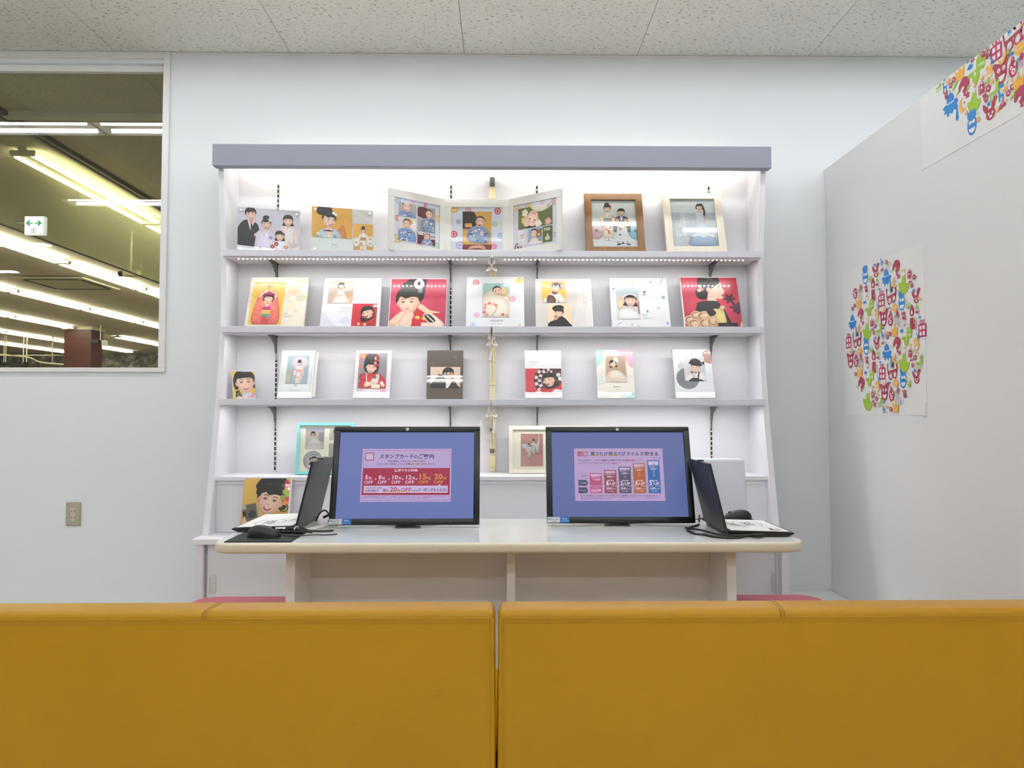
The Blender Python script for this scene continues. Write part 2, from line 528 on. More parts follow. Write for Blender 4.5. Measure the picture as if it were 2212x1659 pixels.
def flowers(A, pts, r, cols):
    for i, (x, y) in enumerate(pts):
        c = cols[i % len(cols)]
        for k in range(5): A.ell(x + r * .6 * math.cos(k * 1.257), y + r * .6 * math.sin(k * 1.257), r * .5, r * .5, c, 0, 8)
        A.ell(x, y, r * .3, r * .3, '#f6d774', 0, 6)


def bust(A, x, y, s, c, lap='#ffffff', pat=None, obi=None, skin=SK):
    """shoulders and chest; (x, y) is the chin"""
    A.push(x, y, s)
    A.blob([(-.17, .15), (.17, .15), (.2, -.35), (-.2, -.35)], '#e2b298')
    A.blob([(-.24, -.12), (-.75, -.3), (-1.0, -.8), (-1.15, -2.2), (1.15, -2.2), (1.0, -.8), (.75, -.3), (.24, -.12), (0, -.5)], c)
    A.poly([(-.26, -.08), (-.14, -.1), (.18, -.95), (.02, -1.0)], lap); A.poly([(.26, -.08), (.14, -.1), (-.1, -.75), (.02, -.9)], lap)
    A.line([(-.62, -.7), (-.7, -2)], .04, '#8a6a60')
    A.line([(.62, -.7), (.7, -2)], .04, '#8a6a60')
    if obi: A.rect(-.66, -1.75, .66, -1.15, obi)
    if pat:
        r = random.Random(int(x * 999) + 3)
        flowers(A, [(r.uniform(-.95, .95), r.uniform(-1.9, -.45)) for _ in range(11)], .13, pat)
    A.pop()


def standing(A, x, y, s, c, obi, pat, hair='up', skirt=None, orn=None, mouth='smile'):
    """full figure in kimono; (x, y) face centre, s face height"""
    A.push(x, y, s)
    for q in (-1, 1):
        A.blob([(q * .3, -.6), (q * .85, -.8), (q * 1.15, -1.7), (q * 1.2, -2.9), (q * .75, -2.95), (q * .6, -1.8)], c)
        A.blob([(q * .15, -1.62), (q * .4, -1.55), (q * .5, -1.75), (q * .2, -1.85)], SK)
    A.blob([(-.3, -.5), (-.6, -.75), (-.62, -2), (-.7, -4.6), (.7, -4.6), (.62, -2), (.6, -.75), (.3, -.5)], c)
    if skirt: A.poly([(-.6, -2), (.6, -2), (.95, -4.6), (-.95, -4.6)], skirt)
    A.poly([(-.24, -.45), (0, -1.3), (.24, -.45), (.1, -.4), (0, -.8), (-.1, -.4)], '#ffffff')
    A.rect(-.6, -2.1, .6, -1.45, obi); A.rect(-.6, -1.82, .6, -1.72, '#e8c25c')
    r = random.Random(int(x * 777) + 5)
    flowers(A, [(r.uniform(-.55, .55), r.uniform(-4.4, -2.4)) for _ in range(9)] + [(q * r.uniform(.7, 1.05), r.uniform(-2.8, -1.2)) for q in (-1, 1) for _ in range(3)], .15, pat)
    A.ell(-.3, -4.75, .24, .13, '#ffffff'); A.ell(.3, -4.75, .24, .13, '#ffffff')
    A.pop()
    head(A, x, y, s, hair, orn=orn, mouth=mouth)


def babyfig(A, x, y, s, c, pat, tilt=0, eyes='open', mouth='smile', hc='#5b4a40'):
    A.push(x, y, s, tilt)
    A.blob([(-.3, -.4), (-.95, -.75), (-1.2, -1.5), (-.9, -2.1), (0, -2.2), (.9, -2.1), (1.2, -1.5), (.95, -.75), (.3, -.4)], c)
    A.poly([(-.25, -.45), (0, -1.1), (.25, -.45), (0, -.62)], '#4e86cc')
    r = random.Random(int(x * 555) + 9)
    for _ in range(16):
        px, py = r.uniform(-.9, .9), r.uniform(-2, -.7)
        A.ell(px, py, .12, .07, r.choice(pat), r.uniform(0, 180), 8)
    A.ell(-.35, -.95, .16, .14, SK); A.ell(.3, -1.05, .16, .14, SK)
    A.pop()
    head(A, x, y, s, 'baby', eyes=eyes, mouth=mouth, hc=hc, tilt=tilt)


# ================================================================== THE ROOM
YB, ZC, XP = 3.76, 3.05, 1.718          # back wall, ceiling, right partition
RX0, RX1, RY0 = -9.0, 4.0, -4.5
WX0, WX1, WZ0, WZ1 = -3.4, -1.79, 1.376, 2.99   # window opening


def struct(name, mb, m, label, cat, **k):
    return setp(mb.build(name, m, **k), label, cat, None, 'structure')


struct('floor', MB().box(RX0, RY0, -.1, RX1, YB + .09, 0), 'floor_vinyl', 'pale vinyl floor of the photo corner', 'floor')
w = MB()
w.box(RX0, YB, 0, RX1, YB + .09, WZ0).box(RX0, YB, WZ0, WX0, YB + .09, 3.25).box(WX1, YB, WZ0, RX1, YB + .09, 3.25).box(WX0, YB, WZ1, WX1, YB + .09, 3.25)
struct('wall_back', w, 'wall_paint', 'white wall behind the shelf unit with the window in it', 'wall')
struct('wall_left', MB().box(RX0 - .1, RY0, 0, RX0, YB, 3.25), 'wall_paint', 'white wall far out on the left', 'wall')
struct('wall_right', MB().box(RX1, RY0, 0, RX1 + .1, YB, 3.25), 'wall_paint', 'white wall beyond the partition on the right', 'wall')
struct('wall_front', MB().box(RX0, RY0 - .1, 0, RX1, RY0, 3.25), 'wall_paint', 'white wall behind the viewer', 'wall')
struct('trim_1', MB().box(WX1 + .03, YB - .008, ZC - .013, RX1, YB, ZC - .001, .002), 'trim_white', 'thin white moulding between back wall and ceiling', 'moulding')

# ceiling: panels with open joints, slots left for the recessed lamps
FROW = [2.82, 1.09, -.6, -2.2]
ceil = struct('ceiling', MB().box(RX0, RY0, 3.16, RX1, YB, 3.25), 'shop_ceiling', 'white acoustic panel ceiling with dark flecks', 'ceiling')
XJ = [-2.05 + .9235 * k for k in range(-8, 8)]
XJ = [RX0] + [x for x in XJ if RX0 + .2 < x < RX1 - .2] + [RX1]
ys = [YB, FROW[0] + .12, FROW[0] - .12, 1.95, FROW[1] + .12, FROW[1] - .12, .25, FROW[2] + .12, FROW[2] - .12, -1.4, FROW[3] + .12, FROW[3] - .12, -3.4, RY0]
seg = [(ys[0], ys[1]), (ys[2], ys[3]), (ys[3], ys[4]), (ys[5], ys[6]), (ys[6], ys[7]), (ys[8], ys[9]), (ys[9], ys[10]), (ys[11], ys[12]), (ys[12], ys[13])]
_cache = {}


def panel(x0, x1, y0, y1, m, parent, name='ceiling_panel', z=ZC):
    k = (round(x1 - x0, 3), round(y1 - y0, 3), m)
    cx, cy = (x0 + x1) / 2, (y0 + y1) / 2
    if k not in _cache:
        a, b = (x1 - x0) / 2 - .0012, (y1 - y0) / 2 - .001
        o = MB().box(-a, -b, 0, a, b, .012, .0007, 1).build(name, m, parent, True); _cache[k] = o.data
    else:
        o = bpy.data.objects.new(name, _cache[k]); COL.objects.link(o); o.parent = parent
    o.location = (cx, cy, z); return o


for y1, y0 in seg:
    for a, b in zip(XJ[:-1], XJ[1:]): panel(a, b, y0, y1, 'ceiling_tile', ceil)

# recessed twin-tube lamps; their row over the shelves is mirrored in the window
ROWX = [[-2.067 + 1.3 * k for k in range(-5, 5)], [-3.32 + 1.3 * k for k in range(0, 6)], [-5.81, -7.11, -2.2, -.9, .4, 1.7, 3.0], [-7.25, -2.2, -.9, .4, 1.7, 3.0]]


def twin_light(loc, tubemat, label, group, L=1.3, z_tube=.012, dx=.066, open_box=True, along='x'):
    t = thing('ceiling_light', loc, label, 'ceiling light', group)
    h = MB()
    if open_box:
        h.box(-L / 2, -.118, .07, L / 2, .118, .08); h.box(-L / 2, -.118, -.002, L / 2, -.112, .07); h.box(-L / 2, .112, -.002, L / 2, .118, .07)
        h.box(-L / 2, -.112, -.002, -L / 2 + .006, .112, .07); h.box(L / 2 - .006, -.112, -.002, L / 2, .112, .07)
    else:
        h.prism([(-.035, 0), (.035, 0), (.02, -.045), (-.02, -.045)], 'x', -L / 2, L / 2)
        for q in (-1, 1): h.box(q * (L / 2) - .02 * (q > 0), -dx - .012, -.06, q * (L / 2) + .02 * (q < 0), dx + .012, -.02)
    h.build('housing', 'fixture_white', t, True)
    for q in (-1, 1):
        MB().tube([(-L / 2 + .05, q * dx, z_tube), (L / 2 - .05, q * dx, z_tube)], .0145, 10).build('tube', tubemat, t, True, True)
    return t


lp = twin_light((0, 0, 0), 'tube_room', 'recessed twin-tube ceiling light above the room, mirrored in the window', 'recessed ceiling lights of the room')
first = True
for yy, xs in zip(FROW, ROWX):
    for x in xs:
        o = lp if first else copy_tree(lp); first = False
        o.location = (x, yy, ZC)
        o['label'] = 'recessed ceiling light, %s from the left in the %s row from the shelf wall' % (('first', 'second', 'third', 'fourth', 'fifth', 'sixth', 'seventh', 'eighth', 'ninth', 'tenth', 'eleventh')[sorted(xs).index(x)], ('first', 'second', 'third', 'fourth')[FROW.index(yy)])
    xs = sorted(xs); e = [RX0] + [v for x in xs for v in (x - .65, x + .65)] + [RX1]
    for a, b in zip(e[0::2], e[1::2]):
        if b - a > .02: panel(a, b, yy - .12, yy + .12, 'ceiling_tile', ceil)

# right partition, lower than the ceiling
part = struct('wall_right_partition', MB().box(XP, .6, 0, XP + .05, YB, 2.438, .003, 1), 'partition_paint', 'white partition panel on the right, lower than the ceiling', 'partition')

# window
win = thing('window_1', (-2.6, YB, 1.35), 'interior window in a white frame looking into the shop next door', 'window', kind='structure')
fx1 = P(365, 400, YB).x
MB().box(WX0 - .03, YB - .014, 1.353, fx1, YB + .02, WZ0, .002).build('window_sill', 'trim_white', win)
MB().box(WX1, YB - .014, WZ0, fx1, YB + .02, ZC - .002, .002).build('window_jamb', 'trim_white', win)
MB().box(WX0 - .03, YB - .014, WZ0, WX0, YB + .02, ZC - .002, .002).build('window_jamb', 'trim_white', win)
MB().box(WX0, YB - .014, 3.012, WX1, YB + .02, ZC - .002, .002).build('window_head', 'trim_white', win)
MB().box(WX0, YB + .02, 2.955, WX1, YB + .05, 2.99, .003).build('window_rail', 'trim_white', win)
MB().box(WX0, YB + .052, WZ0, WX1, YB + .058, WZ1).build('pane', 'window_glass', win)

# ================================================================== THE SHOP BEHIND THE WINDOW
SY0, SY1 = YB + .09, 24.0
c3 = struct('ceiling', MB().box(-3.2, SY0, 3.0675, 0, 8.3, 3.0699), 'shop_ceiling', 'flecked near ceiling strip of the shop beyond the window', 'ceiling')
c2 = struct('ceiling', MB().box(-30, SY0, 3.07, 6, SY1, 3.2), 'shop_ceiling', 'olive lit ceiling of the shop beyond the window', 'ceiling')
for k in range(-1, 3):
    for y0, y1 in ((SY0, 4.56), (4.62, 5.5), (5.5, 6.4), (6.4, 7.3), (7.3, 8.2)):
        panel(max(-3.2, -2.05 - .9235 * (k + 0) if k < 9 else 0) if k == 1 else -2.05 - .9235 * k if k < 1 else -3.2, -2.05 - .9235 * (k - 1), y0, y1, 'shop_tile', c3, z=ZC + .005) if k < 2 else None
MB().box(-3.2, 4.56, 3.03, 0, 4.62, 3.07, .003).build('ceiling_strip', 'fixture_white', c3)  # cross strip added as a stand-in for a line reflected in the window
MB().box(-3.19, SY0, 3.035, -3.16, 12, 3.07).build('ceiling_strip', 'rail_dark', c3)
struct('floor', MB().box(-30, SY0, -.1, 6, SY1, 0), 'shop_floor', 'floor of the shop beyond the window', 'floor')
far = struct('wall_shop_far', MB().box(-30, SY1, 0, 6, SY1 + .2, 2.3), 'dark_shop', 'far dark wall of the shop beyond the window', 'wall')
MB().box(-30, SY1, 2.3, 6, SY1 + .15, 3.07).build('mosaic_band', 'mosaic_wall', far)
struct('wall_shop_left', MB().box(-30.1, SY0, 0, -30, SY1, 3.2), 'wall_paint', 'left wall of the shop beyond the window', 'wall')
struct('wall_shop_right', MB().box(6, SY0, 0, 6.1, SY1, 3.2), 'wall_paint', 'right wall of the shop beyond the window', 'wall')
# smoke barrier: a row of hanging glass panes
sb = thing('smoke_barrier', (-3.23, 8, 2.355), 'row of olive glass smoke barrier panes hanging from the shop ceiling', 'smoke barrier')
yj = [5.45 + .97 * k for k in range(-1, 12)]
for a, b in zip([SY0 + .02] + yj, yj + [yj[-1] + .97]):
    MB().box(-3.234, a + .004, 2.357, -3.226, b - .004, 3.05).build('glass_panel', 'smoke_glass', sb)
MB().box(-3.25, SY0 + .01, 3.035, -3.21, yj[-1] + .97, 3.07).build('top_rail', 'rail_dark', sb)
MB().box(-3.237, SY0 + .01, 2.35, -3.223, yj[-1] + .97, 2.357).build('bottom_rail', 'rail_dark', sb)
# rows of twin-tube lights running away from the window
st = twin_light((0, 0, 0), 'tube_shop', 'x', 'shop ceiling lights beyond the window', 1.93, -.05, .075, False)
first = True
names = ['nearest', 'second', 'third', 'fourth', 'fifth', 'sixth']
cnt = ['first', 'second', 'third', 'fourth', 'fifth', 'sixth', 'seventh']
for r, (x, y0) in enumerate(zip((-3.5, -5.55, -7.66, -9.75, -11.85, -13.95), (6.17, 8.1, 12.25, 15.3, 18.1, 20.2))):
    n = 0
    for k in range(-3, 4):
        y = y0 + 1.955 * k
        px = 1085 + x * F / y
        if not (-70 < 1085 + x * F / (y + 1) and 1085 + x * F / (y - 1) < 362 and y < 23 and y > 4.9): continue
        if r == 3 and 15.6 < y < 18: continue
        o = st if first else copy_tree(st); first = False
        o.location = (x, y, 3.07); o.rotation_euler = (0, 0, R(90))
        o['label'] = 'twin-tube shop light seen through the window, %s of the %s row from the glass' % (cnt[n], names[r]); n += 1
# column, guide sign, camera, hatch, air conditioner, hanging rail
cl = thing('shop_column', (-9.6, 16.6, 0), 'reddish brown clad column rising to the shop ceiling beyond the window', 'column')
MB().box(-9.96, 16.4, 0, -9.35, 16.86, 3.0).build('cladding', 'column_brown', cl)
MB().box(-10, 16.36, 3.0, -9.31, 16.9, 3.07).build('column_head', 'cream_paint', cl)
sc = thing('column_camera', P(217, 722, 16.0), 'small black security camera with white box beside the brown column top', 'camera')
q = P(217, 735, 16.0)
MB().tube([(q.x, q.y, 3.07), (q.x, q.y, q.z)], .012).build('mount_pole', 'cream_paint', sc)
MB().box(q.x - .19, q.y - .05, q.z - .07, q.x - .02, q.y + .05, q.z + .02, .01).build('camera_body', 'black_plastic', sc)
MB().box(q.x + .04, q.y - .04, q.z - .12, q.x + .14, q.y + .04, q.z, .006).build('junction_box', 'fixture_white', sc)
gs = P(53, 467, 4.75); ge = P(93, 507, 4.75)
sg = thing('guide_sign', ((gs.x + ge.x) / 2, 4.75, ge.z), 'square white exit guide sign with green double arrow beyond the glass', 'sign')
sw = ge.x - gs.x; sh = gs.z - ge.z
MB().box(-sw / 2, 0, 0, sw / 2 + .008, .03, sh, .003).build('sign_box', 'sign_lit', sg, True)
MB().box(-3.228 - (gs.x + ge.x) / 2, .01, sh * .6, -sw / 2 + .002, .02, sh * .7).build('mount_arm', 'cream_paint', sg, True)
A = Art(1, 1)
A.rect(.02, .02, .98, .98, '#f2f4ee')
for d in (-1, 1):
    A.push(.5, .62, 1); A.poly([(d * .05, -.03), (d * .25, -.03), (d * .17, -.14), (d * .27, -.14), (d * .43, 0), (d * .27, .14), (d * .17, .14), (d * .25, .03), (d * .05, .03)], '#2d9a62'); A.pop()
A.frame(.38, .1, .6, .32, .02, '#4a4f4a'); A.ell(.5, .27, .02, .02, '#4a4f4a'); A.line([(.5, .25), (.49, .19), (.53, .13)], .022, '#4a4f4a'); A.line([(.49, .19), (.45, .13)], .022, '#4a4f4a'); A.line([(.45, .22), (.55, .24)], .018, '#4a4f4a')
A.build('sign_face', 'sign_light', sg, sw, (-sw / 2, -.0005, 0))
cc = P(282, 588, 7.67)
cm = thing('ceiling_camera', (cc.x, 7.67, cc.z), 'white box security camera on a pole under the shop ceiling', 'camera')
MB().tube([(cc.x, 7.67, 3.07), (cc.x, 7.67, cc.z + .02)], .013).build('mount_pole', 'cream_paint', cm)
MB().tube([(cc.x, 7.67, 3.07), (cc.x, 7.67, 3.05)], .05, 14).build('ceiling_plate', 'cream_paint', cm)
MB().box(cc.x - .07, 7.63, cc.z - .045, cc.x + .09, 7.71, cc.z + .02, .008, rot=None).build('camera_body', 'cream_paint', cm)
MB().tube([(cc.x - .07, 7.67, cc.z - .015), (cc.x - .12, 7.67, cc.z - .02)], .03, 12).build('lens', 'black_plastic', cm)
MB().tube(spline([(cc.x, 7.67, cc.z + .2), (cc.x + .03, 7.67, cc.z + .1), (cc.x + .12, 7.67, cc.z + .06), (cc.x + .09, 7.67, cc.z)]), .004, 6).build('cable', 'cable_white', cm)
hx, hy = P(200, 489, 7.22).x, 7.22
hh = thing('ceiling_hatch', (hx, hy, 3.07), 'square access hatch outlined in the shop ceiling behind the glass barrier', 'hatch')
h = MB()
for a, b, c, d in ((-.3, -.23, .3, -.22), (-.3, .22, .3, .23), (-.3, -.22, -.29, .22), (.29, -.22, .3, .22)): h.box(hx + a, hy + b, 3.064, hx + c, hy + d, 3.07)
h.build('hatch_frame', 'rail_dark', hh)
MB().box(hx - .285, hy - .215, 3.066, hx + .285, hy + .215, 3.07).build('hatch_panel', 'shop_ceiling', hh)
ax = thing('air_conditioner', (-6.45, 10.7, 3.07), 'square ceiling air conditioner cassette between the shop light rows', 'air conditioner')
MB().box(-6.95, 10.2, 3.03, -5.95, 11.2, 3.058, .01).build('cover', 'cream_paint', ax)
h = MB()
for a, b, c, d in ((-.38, -.44, .38, -.38), (-.38, .38, .38, .44), (-.44, -.38, -.38, .38), (.38, -.38, .44, .38)): h.box(-6.45 + a, 10.7 + b, 3.027, -6.45 + c, 10.7 + d, 3.031)
h.build('air_slots', 'slot_dark', ax)
hr = thing('hanging_rail', (-13.2, 19, 2.6), 'thin pale hanging rail on rods in front of the dark shop corner', 'rail')
a, b = P(0, 766, 18), P(152, 788, 21)
MB().tube(spline([a, P(60, 772, 18.6), P(90, 783, 19.5), b]), .02, 6).build('rail', 'cream_paint', hr)
MB().tube([P(0, 767.5, 18.2), P(150, 767.5, 18.2)], .014, 6).build('rail', 'cream_paint', hr)
for px in (8, 12, 50, 57, 113, 142):
    q = P(px, 780, 18.4); MB().tube([(q.x, q.y, 3.07), (q.x, q.y, 2.4)], .012, 6).build('rod', 'cream_paint', hr)

# ================================================================== SHELF UNIT
XL, XR, XC = -1.36, 1.272, -.046
BZ = .574
unit = thing('display_shelf_unit', (XC, 3.6, BZ), 'white lit display shelf unit with curved sides against the back wall', 'shelf unit')
prof = [(3.745, BZ), (3.36, BZ), (3.385, .70), (3.42, .85), (3.455, 1.02), (3.49, 1.21), (3.525, 1.5), (3.535, 1.72), (3.525, 1.92), (3.495, 2.15), (3.478, 2.32), (3.478, 2.425), (3.745, 2.425)]
front = [(v.x, v.y) for v in spline([(a, b, 0) for a, b in prof[1:11]], 4)]
pp = [prof[0]] + front + [prof[11], prof[12]]
MB().prism(pp, 'x', XL - .026, XL).build('side_panel', 'unit_white', unit)
MB().prism(pp, 'x', XR, XR + .026).build('side_panel', 'unit_white', unit)
for a, b in ((XL, XC - .001), (XC + .001, XR)):
    MB().box(a, 3.69, .80, b, 3.72, 2.432, .001, 1).build('back_panel', 'unit_white', unit)
hd = MB().box(XL - .037, 3.43, 2.331, XR + .037, 3.448, 2.437, .0015, 1).build('header_board', 'header_lavender', unit)
MB().box(XL - .035, 3.448, 2.331, XR + .035, 3.475, 2.343).build('bottom_return', 'header_lavender', hd)
for x in (XL - .0385, XR + .0265): MB().box(x, 3.448, 2.343, x + .012, 3.7, 2.43).build('end_cap', 'header_lavender', hd)
for a, b in ((XL + .05, XC - .06), (XC + .06, XR - .05)):
    t = MB().box(a, 3.53, 2.433, b, 3.584, 2.44).box(a, 3.527, 2.40, b, 3.533, 2.44).build('header_light_shield', 'fixture_white', unit)  # unseen plates added to cut the tube's light towards ceiling and wall
    MB().tube([(a + .02, 3.56, 2.418), (b - .02, 3.56, 2.418)], .013, 10).build('lamp_tube', 'tube_header', t, False, True)
q0, q1 = P(1058, 366, 3.66), P(1069, 399, 3.66)
MB().box(q0.x, 3.64, q1.z, q1.x, 3.69, 2.35, .003).build('power_box', 'metal_grey', unit)
SHX = [P(600, 600, 3.69).x, P(974, 600, 3.69).x, P(1160, 600, 3.69).x, P(1532, 600, 3.69).x]
ZS = [1.932, 1.560, 1.208]
ZL = .838
for x in SHX:
    c = MB().box(x - .006, 3.682, .842, x + .006, 3.69, 2.318, .001, 1).build('slot_strip', 'trim_white', unit)
    h = MB(); z = .85
    while z < 2.30:
        h.box(x - .004, 3.6805, z, x + .004, 3.683, z + .018); z += .025
    h.build('slots', 'slot_dark', c, kind='stuff')
sprof = None
for si, z in enumerate(ZS):
    for hi, (a, b) in enumerate(((XL + .003, XC - .012), (XC - .002, XR - .003))):
        s = MB().box(a, 3.482, z - .027, b, 3.69, z, .0012, 1).build('shelf_board', 'unit_white', unit)
        ea, eb = (a - (.008 if si else 0), b) if hi == 0 else (a, b + (.008 if si else 0))
        MB().box(ea, 3.472, z - .03, eb, 3.482, z, .001, 1).build('front_edge', 'edge_lavender', s)
        MB().box(a, 3.484, z - .036, b, 3.51, z - .027, .001, 1).build('lip', 'unit_white', s)
        if si < 3:
            MB().box(a + .05, 3.515, z - .0315, b - .05, 3.53, z - .027).build('light_strip', 'fixture_white', s)
            h = MB(); x = a + .06; n = 0
            while x < b - .06:
                h.box(x - .0035, 3.519, z - .034, x + .0035, 3.526, z - .0315); x += .0215
            lc = h.build('light_chips', 'led', s, kind='stuff'); lc.data.materials.append(M['fixture_white'])
            for p in lc.data.polygons: p.material_index = 0 if p.normal.z < -.5 else 1
        for x in SHX[hi * 2:hi * 2 + 2]:
            MB().prism([(3.682, z - .027), (3.54, z - .027), (3.54, z - .034), (3.6, z - .046), (3.655, z - .075), (3.668, z - .115), (3.682, z - .115)], 'x', x - .003, x + .003).build('bracket', 'bracket_grey', s)
            MB().box(x - .009, 3.55, z - .029, x + .009, 3.68, z - .0265).build('bracket', 'bracket_grey', s)
            MB().tube([(x, 3.676, z - .118), (x, 3.676, z - .15)], [.006, .004], 8).build('bracket_hook', 'chrome', s)
ls = MB().box(XL, 3.435, ZL - .018, XR, 3.69, ZL, .001, 1).build('lower_shelf', 'unit_white', unit)
MB().box(XL, 3.45, .575, XR, 3.465, .80, .001, 1).build('apron', 'unit_white', unit)
MB().box(XL, 3.445, .80, XR, 3.468, .82, .001, 1).build('apron_rail', 'unit_white', unit)
# wiring duct with plugs and cables down the middle
dx0, dx1 = P(1056, 700, 3.68).x, P(1071, 700, 3.68).x
dm = (dx0 + dx1) / 2
du = MB().box(dx0 + .004, 3.668, ZL + .003, dx1 - .004, 3.69, 2.27, .001, 1).build('wiring_duct', 'duct_cream', unit)
for py0, py1 in ((403, 430), (585, 600), (735, 782), (792, 832), (885, 920), (930, 970), (985, 1010)):
    a, b = P(1060, py0, 3.66).z, P(1060, py1, 3.66).z
    MB().box(dx0, 3.66, b, dx1, 3.668, a, .002, 1).build('plug_cover', 'connector_cream', du)
for py in (970, 925):
    a = P(1060, py, 3.66).z
    h = MB()
    for k in (-1, 0, 1): h.box(dm + k * .008 - .002, 3.655, a - .02, dm + k * .008 + .002, 3.66, a)
    h.build('socket_slots', 'slot_dark', du)
for si, z in enumerate(ZS):
    for q in (-1, 1):
        x = XC - .007 + q * .011
        MB().box(x - .007, 3.50, z - .06, x + .007, 3.512, z - .03, .002, 1).build('cable_connector', 'cable_white', du)
        MB().tube(spline([(x, 3.506, z - .05), (x - q * .012, 3.52, z - .075), (x + q * .014, 3.55, z - .085), (x, 3.6, z - .06), (dm + q * .004, 3.655, z - .11), (dm + q * .008, 3.655, z - .2), (dm + q * .004, 3.66, z - .26)]), .0032, 6).build('cable', 'cable_white', du)
z = ZS[2]
MB().tube(spline([(dm - .01, 3.64, z - .05), (dm - .055, 3.64, z - .11), (dm - .06, 3.64, z - .14), (dm - .03, 3.64, z - .19), (dm, 3.655, z - .2)]), .003, 6).build('cable', 'cable_white', du)
MB().box(dm - .062, 3.63, z - .135, dm - .048, 3.645, z - .105, .002, 1).build('cable_connector', 'cable_white', du)
MB().tube([(dm + .012, 3.645, z - .1), (dm + .006, 3.65, z - .17)], .007, 8).build('cable_connector', 'cable_white', du)
z = ZS[1]
MB().tube([(dm + .004, 3.645, z - .08), (dm - .012, 3.65, z - .15)], .007, 8).build('cable_connector', 'cable_white', du)

# low cabinet under the unit
CY = 3.27
cab = thing('base_cabinet', (XC, 3.5, 0), 'low white sliding-door cabinet carrying the shelf unit', 'cabinet')
CL, CR = P(421.5, 1230, 3.28).x, P(1705, 1230, 3.28).x
MB().box(P(414, 1166, CY).x, CY, .549, CR + .014, 3.755, BZ, .0015, 1).build('top', 'unit_white', cab)
for x in (CL, CR - .034): MB().box(x, 3.282, 0, x + .034, 3.75, .549, .001, 1).build('side_panel', 'cabinet_white', cab)
MB().box(CL + .034, 3.72, 0, CR - .034, 3.74, .549).build('back', 'cabinet_white', cab)
MB().box(CL + .034, 3.33, .03, CR - .034, 3.72, .05).build('bottom', 'cabinet_white', cab)
MB().box(CL + .034, 3.30, 0, CR - .034, 3.34, .05).build('plinth', 'cabinet_white', cab)
for x in (CL + .034, CR - .0455): MB().box(x, 3.318, .05, x + .0115, 3.36, .549).build('door_stop', 'cabinet_white', cab)
for i in range(2):
    a, b = (CL + .046, XC + .02) if i == 0 else (XC - .02, CR - .046)
    y = 3.30 + .024 * i
    d = MB().box(a, y, .055, b, y + .018, .545, .001, 1).build('door', 'cabinet_white', cab)
    hc = P(459, 1262, y) if i == 0 else P(1673, 1259, y)
    st_ = [(hc.x + x, hc.z + z_) for x, z_ in rrect(-.0165, -.044, .0165, .044, .0163, 8)]
    inn = [(hc.x + x, hc.z + z_) for x, z_ in rrect(-.011, -.036, .011, .036, .0109, 8)]
    h = MB(); n = len(st_)
    v0 = [h.bm.verts.new((p[0], y, p[1])) for p in st_]; v1 = [h.bm.verts.new((p[0], y - .004, p[1])) for p in st_]
    v2 = [h.bm.verts.new((p[0], y - .004, p[1])) for p in inn]; v3 = [h.bm.verts.new((p[0], y - .0005, p[1])) for p in inn]
    for A_, B_ in ((v0, v1), (v1, v2), (v2, v3)):
        for k in range(n): h.bm.faces.new((A_[k], A_[(k + 1) % n], B_[(k + 1) % n], B_[k]))
    h.bm.faces.new(v3); bmesh.ops.recalc_face_normals(h.bm, faces=h.bm.faces[:])
    h.build('handle', 'handle_grey', d)

# low white platform in the corner
pf = thing('platform', (1.5, 3.2, 0), 'low glossy white platform in the right corner beside the cabinet', 'platform')
MB().box(1.345, 2.75, .19, XP - .002, YB - .005, .217, .002, 1).build('deck', 'platform_white', pf)
MB().box(1.35, 2.76, 0, XP - .01, YB - .01, .19).build('plinth', 'platform_white', pf)

# wall outlet
oc = P(159.5, 1110.5, YB)
ol = thing('wall_outlet', (oc.x, YB, oc.z), 'beige double wall outlet on the white wall under the window', 'outlet')
MB().box(-.037, -.007, -.06, .037, 0, .06, .005, 3).build('cover_plate', 'outlet_beige', ol, True)
ins = MB().box(-.013, -.0085, -.034, .013, -.006, .034, .001, 1).build('socket_insert', 'outlet_insert', ol, True)
h = MB()
for z in (-.017, .017):
    for x in (-.0065, .0065): h.box(x - .0013, -.009, z - .004, x + .0013, -.0083, z + .004)
h.build('slots', 'slot_dark', ins, True)

# ================================================================== DESK
DZ = .723
DX0, DX1, DY0, DY1 = -.947, 1.0, 2.342, 2.875
desk = thing('desk', (.027, 2.6, 0), 'long white desk with rounded cream edge carrying two monitors', 'desk')
h = MB().prism(rrect(DX0, DY0, DX1, DY1, .07, 10), 'z', DZ - .034, DZ - .0005)
ed = [e for e in h.bm.edges if abs(e.verts[0].co.z - e.verts[1].co.z) < 1e-6]
bmesh.ops.bevel(h.bm, geom=ed, offset=.009, segments=3, affect='EDGES', profile=.5)
h.build('edge_band', 'desk_cream', desk, False, True)
MB().prism(rrect(DX0 + .012, DY0 + .012, DX1 - .012, DY1 - .012, .06, 10), 'z', DZ - .01, DZ).build('tabletop', 'desk_top', desk)
lx0, lx1 = P(617, 1250, 2.42).x, P(637, 1250, 2.42).x
rx0, rx1 = P(1570.5, 1250, 2.42).x, P(1591, 1250, 2.42).x
MB().box(lx0, 2.42, 0, lx1, 2.84, DZ - .034, .001, 1).build('leg_panel', 'desk_panel', desk)
MB().box(rx0, 2.42, 0, rx1, 2.84, DZ - .034, .001, 1).build('leg_panel', 'desk_panel', desk)
mx0, mx1 = P(1095, 1250, 2.46).x, P(1113, 1250, 2.46).x
MB().box(mx0, 2.46, 0, mx1, 2.62, DZ - .034, .001, 1).build('centre_panel', 'desk_panel', desk)
MB().box(lx1, 2.62, .06, rx0, 2.64, DZ - .034, .001, 1).build('modesty_panel', 'desk_panel', desk)

# ================================================================== STOOLS, CHAIR, SOFAS


